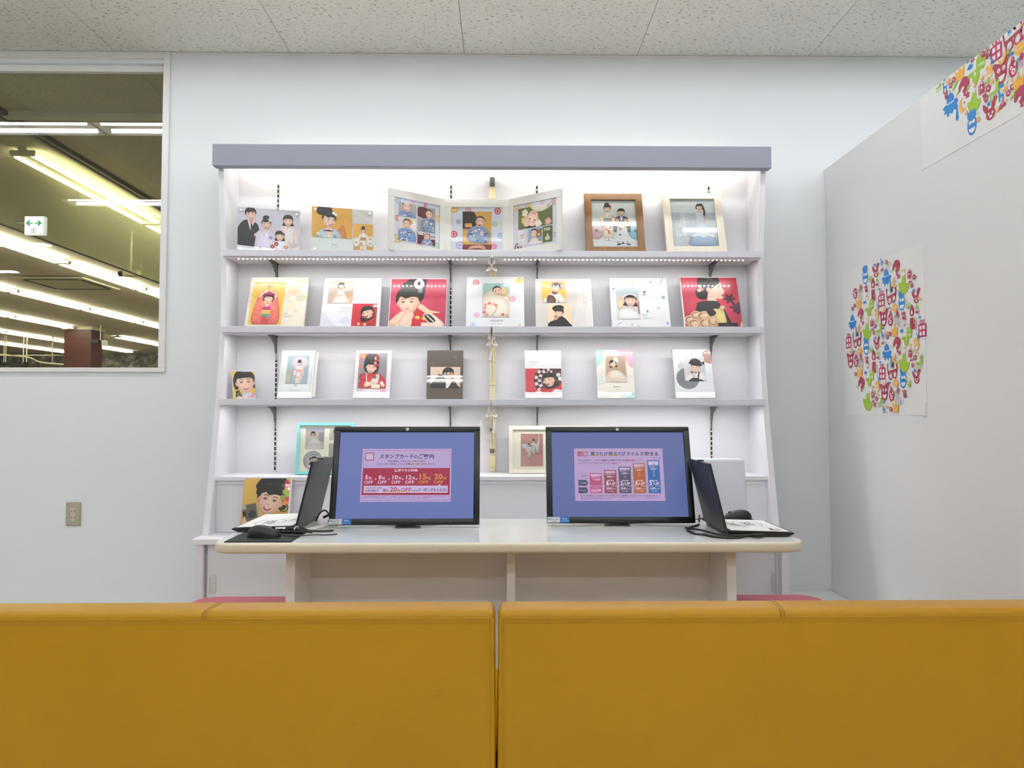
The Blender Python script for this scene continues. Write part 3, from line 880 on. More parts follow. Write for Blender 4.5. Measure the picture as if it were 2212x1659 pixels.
def stool(x0, x1, label):
    y0, y1 = 2.43, 2.80
    t = thing('stool', ((x0 + x1) / 2, 2.62, 0), label, 'stool', 'pink stools at the desk ends')
    h = MB().prism(rrect(x0, y0, x1, y1, .09, 8), 'z', .36, .443)
    ed = [e for e in h.bm.edges if abs(e.verts[0].co.z - e.verts[1].co.z) < 1e-6]
    bmesh.ops.bevel(h.bm, geom=ed, offset=.022, segments=4, affect='EDGES', profile=.5)
    h.build('cushion', 'pink_vinyl', t, False, True)
    MB().prism(rrect(x0 + .02, y0 + .02, x1 - .02, y1 - .02, .08, 6), 'z', .33, .36).build('seat_base', 'trim_white', t)
    for x in (x0 + .07, x1 - .07):
        for y in (y0 + .07, y1 - .07): MB().tube([(x, y, .33), (x, y, 0)], .016, 10).build('leg', 'metal_grey', t, False, True)


stool(-1.165, lx0 - .012, 'pink padded stool at the left end of the desk')
stool(rx1 + .012, 1.215, 'pink padded stool at the right end of the desk')

ch = thing('staff_chair', (.8, 3.0, 0), 'pale grey upholstered chair behind the right monitor', 'chair')
cx1 = P(1608, 1000, 3.2).x; cx0 = cx1 - .47
ctop = P(1600, 990, 3.21).z
h = MB().box(cx0, 3.19, .55, cx1, 3.245, ctop, .014, 3)
for v in h.bm.verts:
    k = (ctop - v.co.z); v.co.x += (v.co.x - (cx0 + cx1) / 2) * k * .17; v.co.y -= k * .05
h.build('backrest', 'chair_grey', ch, False, True)
MB().box(cx0 + .01, 2.89, .39, .92, 3.15, .455, .02, 3).build('seat', 'chair_grey', ch, False, True)
MB().box((cx0 + cx1) / 2 - .03, 3.155, .40, (cx0 + cx1) / 2 + .03, 3.19, .6, .004).build('back_bracket', 'metal_grey', ch)
for x in (cx0 + .03, .90):
    for y in (2.91, 3.13): MB().tube([(x, y, .40), (x, y, 0)], .013, 10).build('leg', 'metal_grey', ch, False, True)


def sofa(x0, x1, seam, label):
    t = thing('sofa', ((x0 + x1) / 2, 1.8, 0), label, 'sofa', 'yellow sofas seen from behind')
    h = MB().box(x0, 1.5, .12, x1, 1.585, .7225, .007, 3)
    for v in h.bm.verts: v.co.x += (1 if v.co.x > (x0 + x1) / 2 else -1) * (.7225 - v.co.z) * .0052
    h.build('backrest', 'yellow_vinyl', t, False, True)
    b = MB().box(x0 + .001, 1.499, .700, x1 - .001, 1.586, .7375, .0155, 5)
    b.build('top_band', 'yellow_vinyl', t, False, True)
    MB().tube([(x0 + .012, 1.4995, .7225), (x1 - .012, 1.4995, .7225)], .0016, 6).build('piping', 'yellow_vinyl', t, False, True)
    for xe in (x0 + .009, x1 - .009): MB().tube([(xe, 1.4998, .13), (xe, 1.4998, .72)], .0011, 6).build('edge_seam', 'yellow_vinyl', t, False, True)
    for dx in (-.0035, .0035):
        MB().tube(spline([(seam + dx, 1.4985, .7225), (seam + dx, 1.4985, .729), (seam + dx + .001, 1.505, .7368), (seam + dx + .004, 1.54, .7378), (seam + dx + .006, 1.575, .7374)]), .0009, 5).build('stitch_seam', 'yellow_dark', t)
    MB().box(x0 - .0033, 1.588, .2, x1 + .0033, 2.08, .42, .008, 3).build('seat', 'yellow_vinyl', t, False, True)
    for x in (x0 + .1, x1 - .1):
        for y in (1.56, 2.0): MB().tube([(x, y, .22), (x, y, 0)], .02, 10).build('leg', 'metal_grey', t, False, True)
    return t


gx = P(1072.5, 1450, 1.5).x
s1 = sofa(gx - 1.82, gx - .0035, P(441, 1318, 1.5).x, 'left yellow vinyl sofa, seen from behind, left of the gap')
s2 = sofa(gx + .0035, gx + 1.69, P(1690, 1318, 1.5).x, 'right yellow vinyl sofa, seen from behind, right of the gap')
for par, px, py, dx, dz, w_ in ((s1, 944, 1502, .012, .0025, .0012), (s1, 767, 1563, .003, .0005, .002), (s1, 763, 1561, .002, 0, .002), (s2, 1741, 1648, .003, .001, .001)):
    q = P(px, py, 1.5)
    MB().prism([(q.x - dx, q.z - dz - w_ * .3), (q.x, q.z - w_ / 2), (q.x + dx, q.z + dz), (q.x, q.z + w_ / 2)], 'y', 1.4997, 1.5001).build('scuff_mark', 'yellow_dark', par)

# ================================================================== PHOTO BOARDS AND FRAMES
class Board:
    def __init__(s, name, tl, tr, dl, dr, zs, lean, label, cat='photo board', group=None, t=.018, body='board_white', build=True):
        a, b = P(tl[0], tl[1], dl), P(tr[0], tr[1], dr); le = R(lean)
        s.w = math.hypot(b.x - a.x, b.y - a.y); yaw = math.atan2(b.y - a.y, b.x - a.x)
        zt = (a.z + b.z) / 2; z0 = zs + t * math.sin(le); s.h = (zt - z0) / math.cos(le); s.t = t
        m = (a + b) / 2; k = s.h * math.sin(le)
        s.o = thing(name, (m.x + math.sin(yaw) * k, m.y - math.cos(yaw) * k, z0 + .0008), label, cat, group, (-le, 0, yaw))
        if build: MB().box(-s.w / 2, 0, 0, s.w / 2, t, s.h, .0015, 2).build('board', body, s.o, True)

    def pr(s, u0, v0, u1, v1, fn, name='photo_print', m='print_gloss', lvl=0, y=0):
        w = (u1 - u0) * s.w; A = Art(1, (v1 - v0) * s.h / w); A.soft = name == 'photo_print'
        fn(A); return A.build(name, m, s.o, w, (-s.w / 2 + u0 * s.w, y - .0004 - .0016 * lvl, v0 * s.h), 1.6e-5)

    def rails(s, fw, m, depth=.022):
        """four mitred frame rails round the edge, glass and backing behind"""
        W2, Hh = s.w / 2, s.h
        for i, (o4, i4) in enumerate(((((-W2, 0), (W2, 0)), ((W2 - fw, fw), (-W2 + fw, fw))), (((W2, 0), (W2, Hh)), ((W2 - fw, Hh - fw), (W2 - fw, fw))),
                                      (((W2, Hh), (-W2, Hh)), ((-W2 + fw, Hh - fw), (W2 - fw, Hh - fw))), (((-W2, Hh), (-W2, 0)), ((-W2 + fw, fw), (-W2 + fw, Hh - fw))))):
            h = MB().prism([o4[0], o4[1], i4[0], i4[1]], 'y', 0, depth)
            h.build('frame_rail', m, s.o, True)
        MB().box(-W2 + fw * .6, depth - .008, fw * .6, W2 - fw * .6, depth - .003, Hh - fw * .6).build('backing_board', 'backing', s.o, True)

    def glass(s, fw, y):
        MB().box(-s.w / 2 + fw, y, fw, s.w / 2 - fw, y + .0016, s.h - fw).build('glass', 'frame_glass', s.o, True)


def bg(A, c):
    if not A.soft: A.rect(0, 0, 1, A.h, c); return
    c = lin(c)[:3]; k = lambda f: tuple(v * f for v in c)
    A.poly([(0, 0) + k(.9), (1, 0) + k(.86), (1, A.h) + k(.9), (0, A.h) + k(1.03)], None)


def grain(A, c, n=14):
    for i in range(n):
        y = A.h * (i + .5) / n; A.line([(0, y), (1, y + .004 * ((i * 7) % 5 - 2))], .006, c)


# ---- top shelf
Z1 = ZS[0]; Z2 = ZS[1]; Z3 = ZS[2]


def studs(B, pts):
    for u, v in pts:
        x, z = -B.w / 2 + u * B.w, v * B.h
        MB().tube([(x, .004, z), (x, -.007, z)], .005, 12).build('stud', 'chrome', B.o, True, True)


def family(A):
    bg(A, '#d9d7e2'); grain(A, '#c4c1d0', 16); A.rect(0, 0, 1, .12, '#e3dff0')
    A.push(.8, .47, .19); A.blob([(-.3, 0), (-1.1, -.5), (-1.3, -1.6), (-1.1, -3), (1.4, -3), (1.2, -1.2), (.9, -.3), (.3, 0)], '#e5ddd9'); A.pop()
    bust(A, .8, .50, .16, '#e8dfdb', '#f0e8e4'); head(A, .805, .575, .165, 'low')
    A.blob([(-.06, .0), (-.03, .32), (.05, .5), (.15, .56), (.28, .52), (.34, .42), (.33, .2), (.3, 0)], '#17181f')
    A.poly([(.15, .57), (.2, .38), (.28, .55), (.22, .53)], '#f2f0f4'); A.poly([(.205, .5), (.23, .5), (.24, .33), (.22, .3), (.205, .34)], '#1d2030')
    A.blob([(.26, .3), (.3, .35), (.4, .38), (.38, .33), (.3, .27)], SK)
    A.blob([(.02, .3), (.2, .25), (.32, .3), (.3, .22), (.05, .2)], '#101118')
    A.poly([(.17, .58), (.24, .58), (.25, .5), (.19, .48)], '#d9a58c'); head(A, .205, .645, .175, 'short', tilt=6)
    bust(A, .46, .41, .15, '#ddd8ee', '#ffffff', ['#eceaf6', '#c9bfe4', '#e6d8ee']); A.blob([(.33, .38), (.28, .2), (.3, 0), (.62, 0), (.6, .3), (.5, .36)], '#e2ddf0')
    flowers(A, [(.36, .08), (.44, .05), (.53, .27)], .03, ['#b33f4a', '#e8e4f2', '#8f86b8'])
    A.poly([(.43, .4), (.46, .24), (.49, .4), (.46, .33)], '#ffffff'); head(A, .455, .495, .15, 'up', orn=['#ffffff', '#e8e4ef', '#cfc6de'])
    A.blob([(.5, .0), (.5, .12), (.58, .22), (.68, .26), (.78, .22), (.86, .12), (.86, 0)], '#f1edf3')
    flowers(A, [(.56, .12), (.6, .04), (.78, .12), (.8, .04), (.62, .17)], .035, ['#a8323e', '#3c5a9a', '#d58a5a', '#6a9ab5', '#a8323e'])
    A.ring(.615, .11, .02, .028, .006, '#5f97b4'); A.ring(.73, .12, .02, .028, .006, '#5f97b4')
    A.blob([(.6, .05), (.67, .075), (.74, .05), (.68, .02)], SK); A.blob([(.8, .2), (.85, .22), (.84, .16)], SK)
    head(A, .675, .30, .15, 'low', orn=['#ffffff', '#e88a9a'])


B = Board('acrylic_photograph', (513.5, 446.6), (648.8, 456.4), 3.53, 3.605, Z1, 1.3, 'acrylic photo panel of a family of four, leftmost on the top shelf', t=.006, body='acrylic_edge')
B.pr(.004, .004, .996, .996, family); studs(B, ((.055, .93), (.94, .91), (.06, .06)))


def yellowgirl(A):
    bg(A, '#e3ad45'); A.ell(.8, .1, .5, .5, '#dba23a')
    A.blob([(.62, .12), (.78, .35), (.86, .0), (.7, -.05)], '#c9803f')
    bust(A, .42, .26, .3, '#c3d4da', '#f3f0e8', ['#e9e4d6', '#7d98a8', '#e0a07c']); A.push(.4, .13, .1)
    A.blob([(-1.4, .4), (0, .7), (1.4, .4), (.2, .2)], '#6d2a2e'); A.blob([(-.8, -.3), (.2, .1), (1.2, -.3), (0, -.6)], SK); A.pop()
    head(A, .42, .44, .34, 'up', turn=1, tilt=-6, orn=['#f4efe6', '#ffffff'])
    A.blob([(.14, .6), (.12, .72), (.2, .8), (.36, .78), (.42, .68), (.3, .56)], HA)


def yellowgirl2(A):
    bg(A, '#e2ab42'); standing(A, .5, A.h * .76, .24, '#e9e2d2', '#b06a4a', ['#b5483c', '#5f8a6a', '#d98a4a'], orn=['#f4efe6'])
    A.blob([(.32, A.h * .5), (.02, A.h * .48), (.05, A.h * .2), (.3, A.h * .25)], '#ece6da'); A.blob([(.68, A.h * .5), (.98, A.h * .58), (.97, A.h * .22), (.7, A.h * .25)], '#ece6da')
    flowers(A, [(.15, A.h * .35), (.85, A.h * .33), (.86, A.h * .48)], .05, ['#b5483c', '#5f8a6a'])


def plan2(A):
    bg(A, '#dfe8e2'); A.rect(.655, A.h * .62, 1, A.h, '#cfd2cb'); A.poly([(.655, A.h), (1, A.h * .8), (1, A.h * .7), (.655, A.h * .92)], '#d8dad4')
    A.text('Shiho', .32, .42, .13, .05, '#8a9a96'); A.text('2021.07.15', .3, .44, .085, .03, '#a5b2ae')


B = Board('acrylic_photograph', (673.3, 445.3), (806.5, 455.2), 3.53, 3.605, Z1, 1.3, 'acrylic photo panel with yellow kimono girl and a small second picture', t=.006, body='acrylic_edge')
B.pr(.004, .004, .996, .996, plan2, 'cover_print'); B.pr(.004, .34, .655, .996, yellowgirl, lvl=1); B.pr(.675, .05, .996, .68, yellowgirl2, lvl=1)
studs(B, ((.06, .93), (.94, .92), (.06, .08)))
# ---- three-leaf album


def dots(A, sp):
    for x, y, r, c in sp:
        A.ell(x, y * A.h, r, r, c)
        if r > .04: A.ring(x, y * A.h, r * .6, r * .6, r * .18, '#f6f2ee', 10)


def babyA(bgc, cloth, pat, tilt=0, extra=None, eyes='open', mouth='smile', s=.36, cx=.45, cy=.72):
    def f(A):
        bg(A, bgc)
        if extra: extra(A)
        babyfig(A, cx, A.h * cy, s, cloth, pat, tilt, eyes, mouth)
    return f


def honey(A):
    A.blob([(.5, A.h), (1, A.h), (1, .5), (.7, .6)], '#f4efe8'); A.ell(.62, A.h * .86, .18, .16, '#e8a93a')
    for x, y in ((.85, .9), (.75, .7), (.95, .65), (.85, .5)): A.ring(x, y * A.h, .12, .12, .015, '#d8bfae', 6)


def darkred(A): A.blob([(0, A.h * .6), (0, A.h * .9), (.4, A.h * .98), (.8, A.h * .8), (.7, A.h * .55)], '#5c1a22')


def lattice(A):
    for k in range(4): A.rect(k * .33, A.h * .5, k * .33 + .04, A.h, '#3c2a28'); 
    A.rect(0, A.h * .75, 1, A.h * .8, '#3c2a28'); A.blob([(0, 0), (0, .4), (.35, .4), (.3, 0)], '#5c1a22'); A.blob([(.7, 0), (.7, .25), (1, .3), (1, 0)], '#5c1a22')


blue = ['#3a5e96', '#f0f0f2', '#2f3744', '#7aa2cc']
tri = thing('photo_album', (P(1030, 431, 3.645).x, 3.645, Z1 + .0008), 'three-leaf white photo album of a baby standing open on the top shelf', 'photo album')
tw = (P(1099.5, 431, 3.645) - P(961, 431, 3.645)).x; th_ = P(1030, 431, 3.645).z - Z1; ww = .318


def leaf(loc, yaw, w, name='album_leaf'):
    fr = .125 * w; t = .012
    o = MB().box(0, 0, 0, w, .006, th_).build(name, 'album_white', tri, True)
    o.location = loc; o.rotation_euler = (0, 0, yaw)
    h = MB()
    for a, b, c, d in ((0, 0, w, fr), (0, th_ - fr, w, th_), (0, fr, fr * .8, th_ - fr), (w - fr * .8, fr, w, th_ - fr)): h.box(a + .0006, -.005, b, c - .0006, 0, d, .0012, 1)
    h.build('mat_border', 'album_white', o, True)
    return o, fr * .8 / w


cL = leaf((-tw / 2 - ww * math.cos(R(36)), -ww * math.sin(R(36)), 0), R(36), ww)
cM = leaf((-tw / 2, 0, 0), 0, tw)
cR = leaf((tw / 2, 0, 0), R(-36), ww)


def put(lf, w, u0, v0, u1, v1, fn, lvl=0, name='photo_print'):
    o, m = lf; A = Art(1, (v1 - v0) * th_ / ((u1 - u0) * w)); A.soft = name == 'photo_print'; fn(A)
    return A.build(name, 'print_satin', o, (u1 - u0) * w, (u0 * w, -.0004 - .0015 * lvl, v0 * th_), 1.5e-5)


def pageL(A): bg(A, '#dfe0ea'); dots(A, [(.06, .95, .07, '#8cc0e0'), (.4, .93, .05, '#dcaab8'), (.68, .95, .04, '#c98a9a'), (.96, .7, .07, '#dfc27a'), (.05, .55, .06, '#d77f8d'), (.9, .38, .06, '#c8d8dc'), (.06, .1, .09, '#d8bd6a'), (.55, .06, .07, '#e8a9b4'), (.93, .07, .08, '#9cc9aa')])


def pageM(A): bg(A, '#dbe0ea'); dots(A, [(.05, .97, .09, '#e3b436'), (.33, .93, .06, '#d8909c'), (.91, .92, .065, '#c4424f'), (.14, .7, .045, '#8f9cc8'), (.86, .66, .055, '#aebf8a'), (.05, .45, .07, '#cf4a50'), (.97, .42, .06, '#8cb0dc'), (.17, .23, .08, '#b7a8dd'), (.84, .21, .055, '#e0709a'), (.07, .04, .07, '#6fa28a'), (.9, .02, .06, '#7fc3dc')]); A.text('AOTO', .43, .57, .02, .055, '#55555c')


def pageR(A): bg(A, '#dcdcea'); dots(A, [(.06, .93, .06, '#d8bb72'), (.36, .92, .07, '#e2c65a'), (.68, .95, .05, '#c9a0b0'), (.96, .93, .07, '#c8909a'), (.04, .66, .06, '#d8cfe6'), (.95, .2, .06, '#b9b2e0'), (.04, .3, .05, '#d2dcc8'), (.1, .05, .09, '#8a6f74'), (.4, .12, .06, '#d8aabb'), (.68, .07, .05, '#e6c0b4')])


iv0, iv1 = .13, .87
put(cL, ww, .105, .0 + .12, .895, .87, pageL, 0, 'page_print'); put(cM, tw, .105, .02, .895, .87, pageM, 0, 'page_print'); put(cR, ww, .105, .12, .895, .87, pageR, 0, 'page_print')
put(cL, ww, .17, .58, .48, .80, babyA('#b9b2b0', '#7f9fcb', blue, s=.5), 1)
put(cL, ww, .17, .18, .48, .56, babyA('#e8e2dc', '#7f9fd0', blue, 0, honey, s=.46), 1)
put(cL, ww, .50, .38, .82, .80, babyA('#b3adac', '#8795a8', blue, 0, darkred, cx=.65, s=.42), 1)
put(cL, ww, .50, .17, .82, .36, babyA('#d8d2d2', '#8fa0bd', blue, 0, lattice, cx=.55, s=.28), 1)


def babyM(A):
    bg(A, '#dfae54'); A.blob([(-.05, A.h * .6), (-.05, A.h), (.35, A.h), (.5, A.h * .8), (.42, A.h * .6), (.2, A.h * .55)], '#3c2e28')
    A.rect(.08, A.h * .6, .32, A.h * .7, '#e2a95a'); A.rect(0, A.h * .5, .3, A.h * .56, '#c98b5a'); A.rect(0, 0, 1, A.h * .16, '#7c3a34'); A.blob([(.2, .05), (.3, .17), (.7, .19), (.8, .05), (.5, .1)], '#d2a187')
    babyfig(A, .6, A.h * .73, .34, '#8d9bb5', blue, -6, 'closed', 'open')


put(cM, tw, .28, .12, .73, .79, babyM, 1)


def upside(A):
    bg(A, '#66702c'); A.push(.42, A.h * .45, .55, 155); A.blob([(-.3, -.4), (-.8, -.9), (-1, -1.7), (.9, -1.8), (.8, -.9), (.3, -.4)], '#e8ddcb'); A.line([(-.6, -.7), (-.3, -1.7)], .08, '#7fae9a'); A.line([(.5, -.7), (.4, -1.7)], .08, '#7fae9a'); A.pop()
    head(A, .42, A.h * .42, .42, 'baby', tilt=160)
    flowers(A, [(.2, A.h * .75), (.18, A.h * .4), (.25, A.h * .25), (.6, A.h * .12), (.88, A.h * .15)], .09, ['#e9e2cf', '#cfc07a', '#e6bfae', '#f2ede2', '#e0a79a'])


def b100(A):
    bg(A, '#5f6c26'); A.text('100', .18, .78, A.h * .72, .36, '#f4efe0', .02); babyfig(A, .5, A.h * .46, .22, '#cfc9ba', ['#e8e4d8', '#8a9a9a'])


def bbear(A):
    bg(A, '#8fb0c8'); A.ell(.78, A.h * .62, .2, .24, '#9a5e3a'); A.ell(.66, A.h * .86, .07, .07, '#9a5e3a'); A.ell(.92, A.h * .86, .07, .07, '#9a5e3a'); A.ell(.78, A.h * .55, .1, .09, '#d9b088')
    A.blob([(.1, 0), (.15, .3), (.4, .4), (.7, .3), (.75, 0)], '#f1d4c2'); A.rect(0, 0, 1, .12, '#eeeef2'); head(A, .4, A.h * .66, .5, 'baby')


def bwhite(A):
    bg(A, '#e9e6ec'); A.frame(.55, A.h * .5, .95, A.h * .92, .03, '#9aa0ac'); A.text('100', .62, .88, A.h * .68, .14, '#9aa0ac'); babyfig(A, .4, A.h * .6, .26, '#efe9e2', ['#c8a58a', '#d9cfc4'], 20)


put(cR, ww, .19, .45, .83, .80, upside, 1); put(cR, ww, .19, .17, .37, .43, bwhite, 1); put(cR, ww, .385, .17, .635, .43, bbear, 1); put(cR, ww, .65, .17, .83, .43, b100, 1)

# ---- two framed pictures


def couple(A):
    bg(A, '#e2e6e4'); A.rect(0, 0, 1, A.h * .2, '#eef0f4'); A.rect(0, A.h * .2, 1, A.h * .45, '#e6ecf0')
    for cx, c, d in ((.12, '#e3b9c0', '#a8606c'), (.94, '#9fd0dd', '#4a7d8c')):
        A.ell(cx, A.h * .36, .16, .21, c)
        for k in range(14): A.line([(cx, A.h * .36), (cx + .16 * math.cos(k * .449), A.h * .36 + .21 * math.sin(k * .449))], .004, d)
        A.ell(cx, A.h * .37, .03, .03, '#5a5a60')
    standing(A, .37, A.h * .80, .155, '#f0e4d2', '#26355e', ['#b8232e', '#c9424a', '#e08a4a', '#b8232e'], 'up', orn=['#a8202c', '#d0404c'])
    standing(A, .66, A.h * .72, .15, '#39425c', '#d59a4c', ['#d9a24e', '#e8e2d4', '#2a3350'], 'short', '#ecebf0')
    A.blob([(.56, A.h * .6), (.5, A.h * .5), (.57, A.h * .42), (.62, A.h * .5)], '#d79a4a'); A.blob([(.74, A.h * .6), (.8, A.h * .5), (.74, A.h * .42), (.7, A.h * .5)], '#d79a4a')
    for x in (.57, .78): A.ell(x, A.h * .085, .04, .016, '#20222a')


B = Board('framed_photograph', (1261.5, 419), (1385.8, 418.4), 3.645, 3.645, Z1, 17, 'walnut wood photo frame with a girl and boy in kimono', 'photo frame', t=.022, build=False)
fw = .035; B.rails(fw, 'frame_walnut'); B.pr(fw / B.w * .8, fw / B.h * .8, 1 - fw / B.w * .8, 1 - fw / B.h * .8, couple, m='print_satin', y=.012); B.glass(fw * .9, .004)


def princess(A):
    bg(A, '#d6dce6'); A.rect(0, A.h * .72, 1, A.h, '#dfe6ea'); A.rect(0, 0, 1, A.h * .22, '#dcdde8'); A.rect(0, A.h * .55, 1, A.h * .72, '#c3ccd8')
    for x, y, h_ in ((.14, .3, .24), (.3, .5, .3), (.2, .42, .18)):
        for k in range(9): A.line([(x, y * A.h), (x + .11 * math.cos(.35 * k + .2), y * A.h + h_ * math.sin(.35 * k + .2))], .014, '#eceef4')
    A.poly([(.08, .12), (.22, .12), (.24, .36), (.06, .36)], '#e6e8ef'); A.rect(.27, .2, .33, .6, '#dfe3ec')
    A.blob([(.56, A.h * .58), (.5, A.h * .4), (.42, A.h * .25), (.36, A.h * .08), (.62, A.h * .05), (.97, A.h * .08), (.9, A.h * .25), (.76, A.h * .42), (.72, A.h * .58)], '#b9cdea')
    A.blob([(.56, A.h * .5), (.45, A.h * .3), (.55, A.h * .26), (.7, A.h * .3), (.88, A.h * .27), (.74, A.h * .5)], '#d5e0f2')
    A.blob([(.43, A.h * .27), (.5, A.h * .22), (.58, A.h * .26), (.68, A.h * .21), (.78, A.h * .26), (.88, A.h * .22), (.9, A.h * .28), (.66, A.h * .31)], '#e8eef8')
    A.poly([(.57, A.h * .72), (.73, A.h * .72), (.72, A.h * .56), (.57, A.h * .56)], '#dbe4f4')
    A.line([(.57, A.h * .72), (.55, A.h * .6), (.6, A.h * .5)], .03, SK); A.line([(.75, A.h * .72), (.78, A.h * .6), (.76, A.h * .5)], .03, SK); A.rect(.61, A.h * .71, .7, A.h * .77, SK)
    A.line([(.73, A.h * .84), (.75, A.h * .75), (.74, A.h * .66)], .035, HA, True); head(A, .655, A.h * .82, .145, 'bob', tilt=-4, orn=[HA, '#2a2220'])


B = Board('framed_photograph', (1430, 417), (1555.5, 416.5), 3.645, 3.645, Z1, 18, 'pale wood photo frame with a girl in a blue ball gown', 'photo frame', t=.022, build=False)
fw = .036; B.rails(fw, 'frame_pale'); B.pr(fw / B.w * .8, fw / B.h * .8, 1 - fw / B.w * .8, 1 - fw / B.h * .8, princess, m='print_satin', y=.012); B.glass(fw * .9, .004)

# ---- second shelf, square boards
G2 = 'square photo boards on the second shelf'
D2 = 3.630


def row2(tl, tr, label, body='board_white'): return Board('photo_board', tl, tr, D2, D2, Z2, 21, label, 'photo board', G2, .018, body)


def polyg(A, x, y, r, c, n=6, a=0): A.poly([(x + r * math.cos(a + k * 6.283 / n), y + r * math.sin(a + k * 6.283 / n)) for k in range(n)], c)


B = row2((543.8, 598.7), (668.4, 600), 'cream photo board with a girl in coral kimono on yellow', 'board_cream')


def c21(A):
    bg(A, '#efe8d6')
    for x, y, r, c in ((.76, .74, .12, '#ecc9a4'), (.88, .86, .1, '#ecd3b4'), (.66, .62, .07, '#e3ddcf'), (.9, .58, .09, '#d9d8b8'), (.76, .42, .11, '#eeddc0'), (.9, .38, .08, '#e9e4d8'), (.84, .3, .04, '#e6d8c0'), (.02, .62, .06, '#e6dfd2'), (.03, .5, .05, '#efd0b2'), (.04, .4, .06, '#ebdfd0'), (.68, .5, .05, '#e2ddca')): polyg(A, x, y * A.h, r, c, 6, x * 9)
    A.text('Sae', .645, .7, .23, .055, '#8c8778'); A.text('2019.07.26', .645, .8, .17, .04, '#aaa596')


def coral(A):
    A.rr(0, 0, 1, A.h, .06, '#efc04e'); A.ell(.5, A.h * .5, .45, .6, '#f2c75a')
    for d in (-1, 1):
        A.blob([(.5 + d * .1, A.h * .78), (.5 + d * .26, A.h * .72), (.5 + d * .36, A.h * .5), (.5 + d * .42, A.h * .05), (.5 + d * .1, .01), (.5 + d * .16, A.h * .4)], '#e2705f')
        for k in range(26):
            r_ = random.Random(k * 7 + d); A.ell(.5 + d * r_.uniform(.17, .36), A.h * r_.uniform(.05, .6), .018, .01, '#f6b6a0', r_.uniform(0, 180), 6)
    A.poly([(.36, 0), (.34, A.h * .5), (.66, A.h * .5), (.64, 0)], '#e6837a'); A.rect(.37, A.h * .34, .63, A.h * .41, '#c0266e'); A.rect(.37, A.h * .24, .63, A.h * .33, '#e8b94e'); A.rect(.36, A.h * .19, .64, A.h * .24, '#3f9b94'); A.rect(.37, 0, .63, A.h * .19, '#c94a4c')
    A.poly([(.52, A.h * .22), (.62, A.h * .2), (.58, A.h * .09)], '#58aaa2'); A.poly([(.42, A.h * .51), (.5, A.h * .42), (.58, A.h * .51), (.5, A.h * .46)], '#ffffff')
    A.ring(.5, A.h * .63, .28, .25, .07, '#f2d8c8', 18, 0, 180); A.line([(.5, A.h * .8), (.47, A.h * .9), (.58, A.h * .91), (.44, A.h * .91)], .03, '#d0823e')
    A.ell(.52, A.h * .69, .19, .1, '#a8285a'); head(A, .52, A.h * .6, .3, 'bob', tilt=-4); A.blob([(.34, A.h * .68), (.52, A.h * .78), (.7, A.h * .68), (.52, A.h * .7)], '#b32c5c')


B.pr(.004, .004, .996, .996, c21, 'cover_print'); B.pr(.06, .03, .615, .89, coral, lvl=1)
B = row2((702, 600.5), (826, 602), 'white photo board with a beige picture and a small red picture')


def c22(A):
    bg(A, '#eeeef2')
    for p, c in (([(.45, 1), (.7, .8), (1, 1)], '#dcdde8'), ([(.75, .75), (.86, .9), (.95, .78), (.85, .66)], '#cfd3e4'), ([(0, .3), (.28, 0), (0, 0)], '#e0e2ee'), ([(.3, .08), (.45, .2), (.55, .1), (.45, 0)], '#dfe0ec')): A.poly(p, c)
    A.text('Himari', .34, .5, .33, .05, '#9a9aa0'); A.text('2020.11.10', .3, .5, .275, .035, '#b0b0b6')


def whitegirl(A):
    bg(A, '#d8bfae'); A.ell(.75, A.h * .75, .35, .3, '#dcc6b8'); A.ell(.9, .15, .3, .3, '#e0b48a')
    A.blob([(.4, A.h * .58), (.28, A.h * .3), (.2, -.05), (.9, -.05), (.75, A.h * .3), (.6, A.h * .58)], '#f2e4da'); A.blob([(.2, A.h * .4), (.45, A.h * .36), (.7, A.h * .42), (.45, A.h * .3)], SK); head(A, .5, A.h * .76, .27, 'bob', mouth='open')


def redlaugh(A):
    bg(A, '#d52a40'); A.blob([(.2, 0), (.3, .35), (.5, .3), (.8, .45), (1.05, .5), (1.05, 0)], '#c31f2c'); A.blob([(.35, A.h * .42), (.42, .2), (.7, .25), (1, A.h * .48), (.8, A.h * .4), (.5, .36)], '#191515')
    head(A, .63, A.h * .58, .5, 'bob', -1, 14, mouth='open'); A.ell(.92, A.h * .9, .1, .06, '#e8e2de'); flowers(A, [(.55, .08), (.75, .08), (.3, .1)], .06, ['#d8c9a0', '#2a2a2a'])


B.pr(.004, .004, .996, .996, c22, 'cover_print'); B.pr(.09, .47, .515, .93, whitegirl, lvl=1); B.pr(.53, .0, .95, .46, redlaugh, lvl=1)
B = row2((845, 601.5), (966, 602.3), 'full-picture board of a smiling girl on crimson, chin on hands')


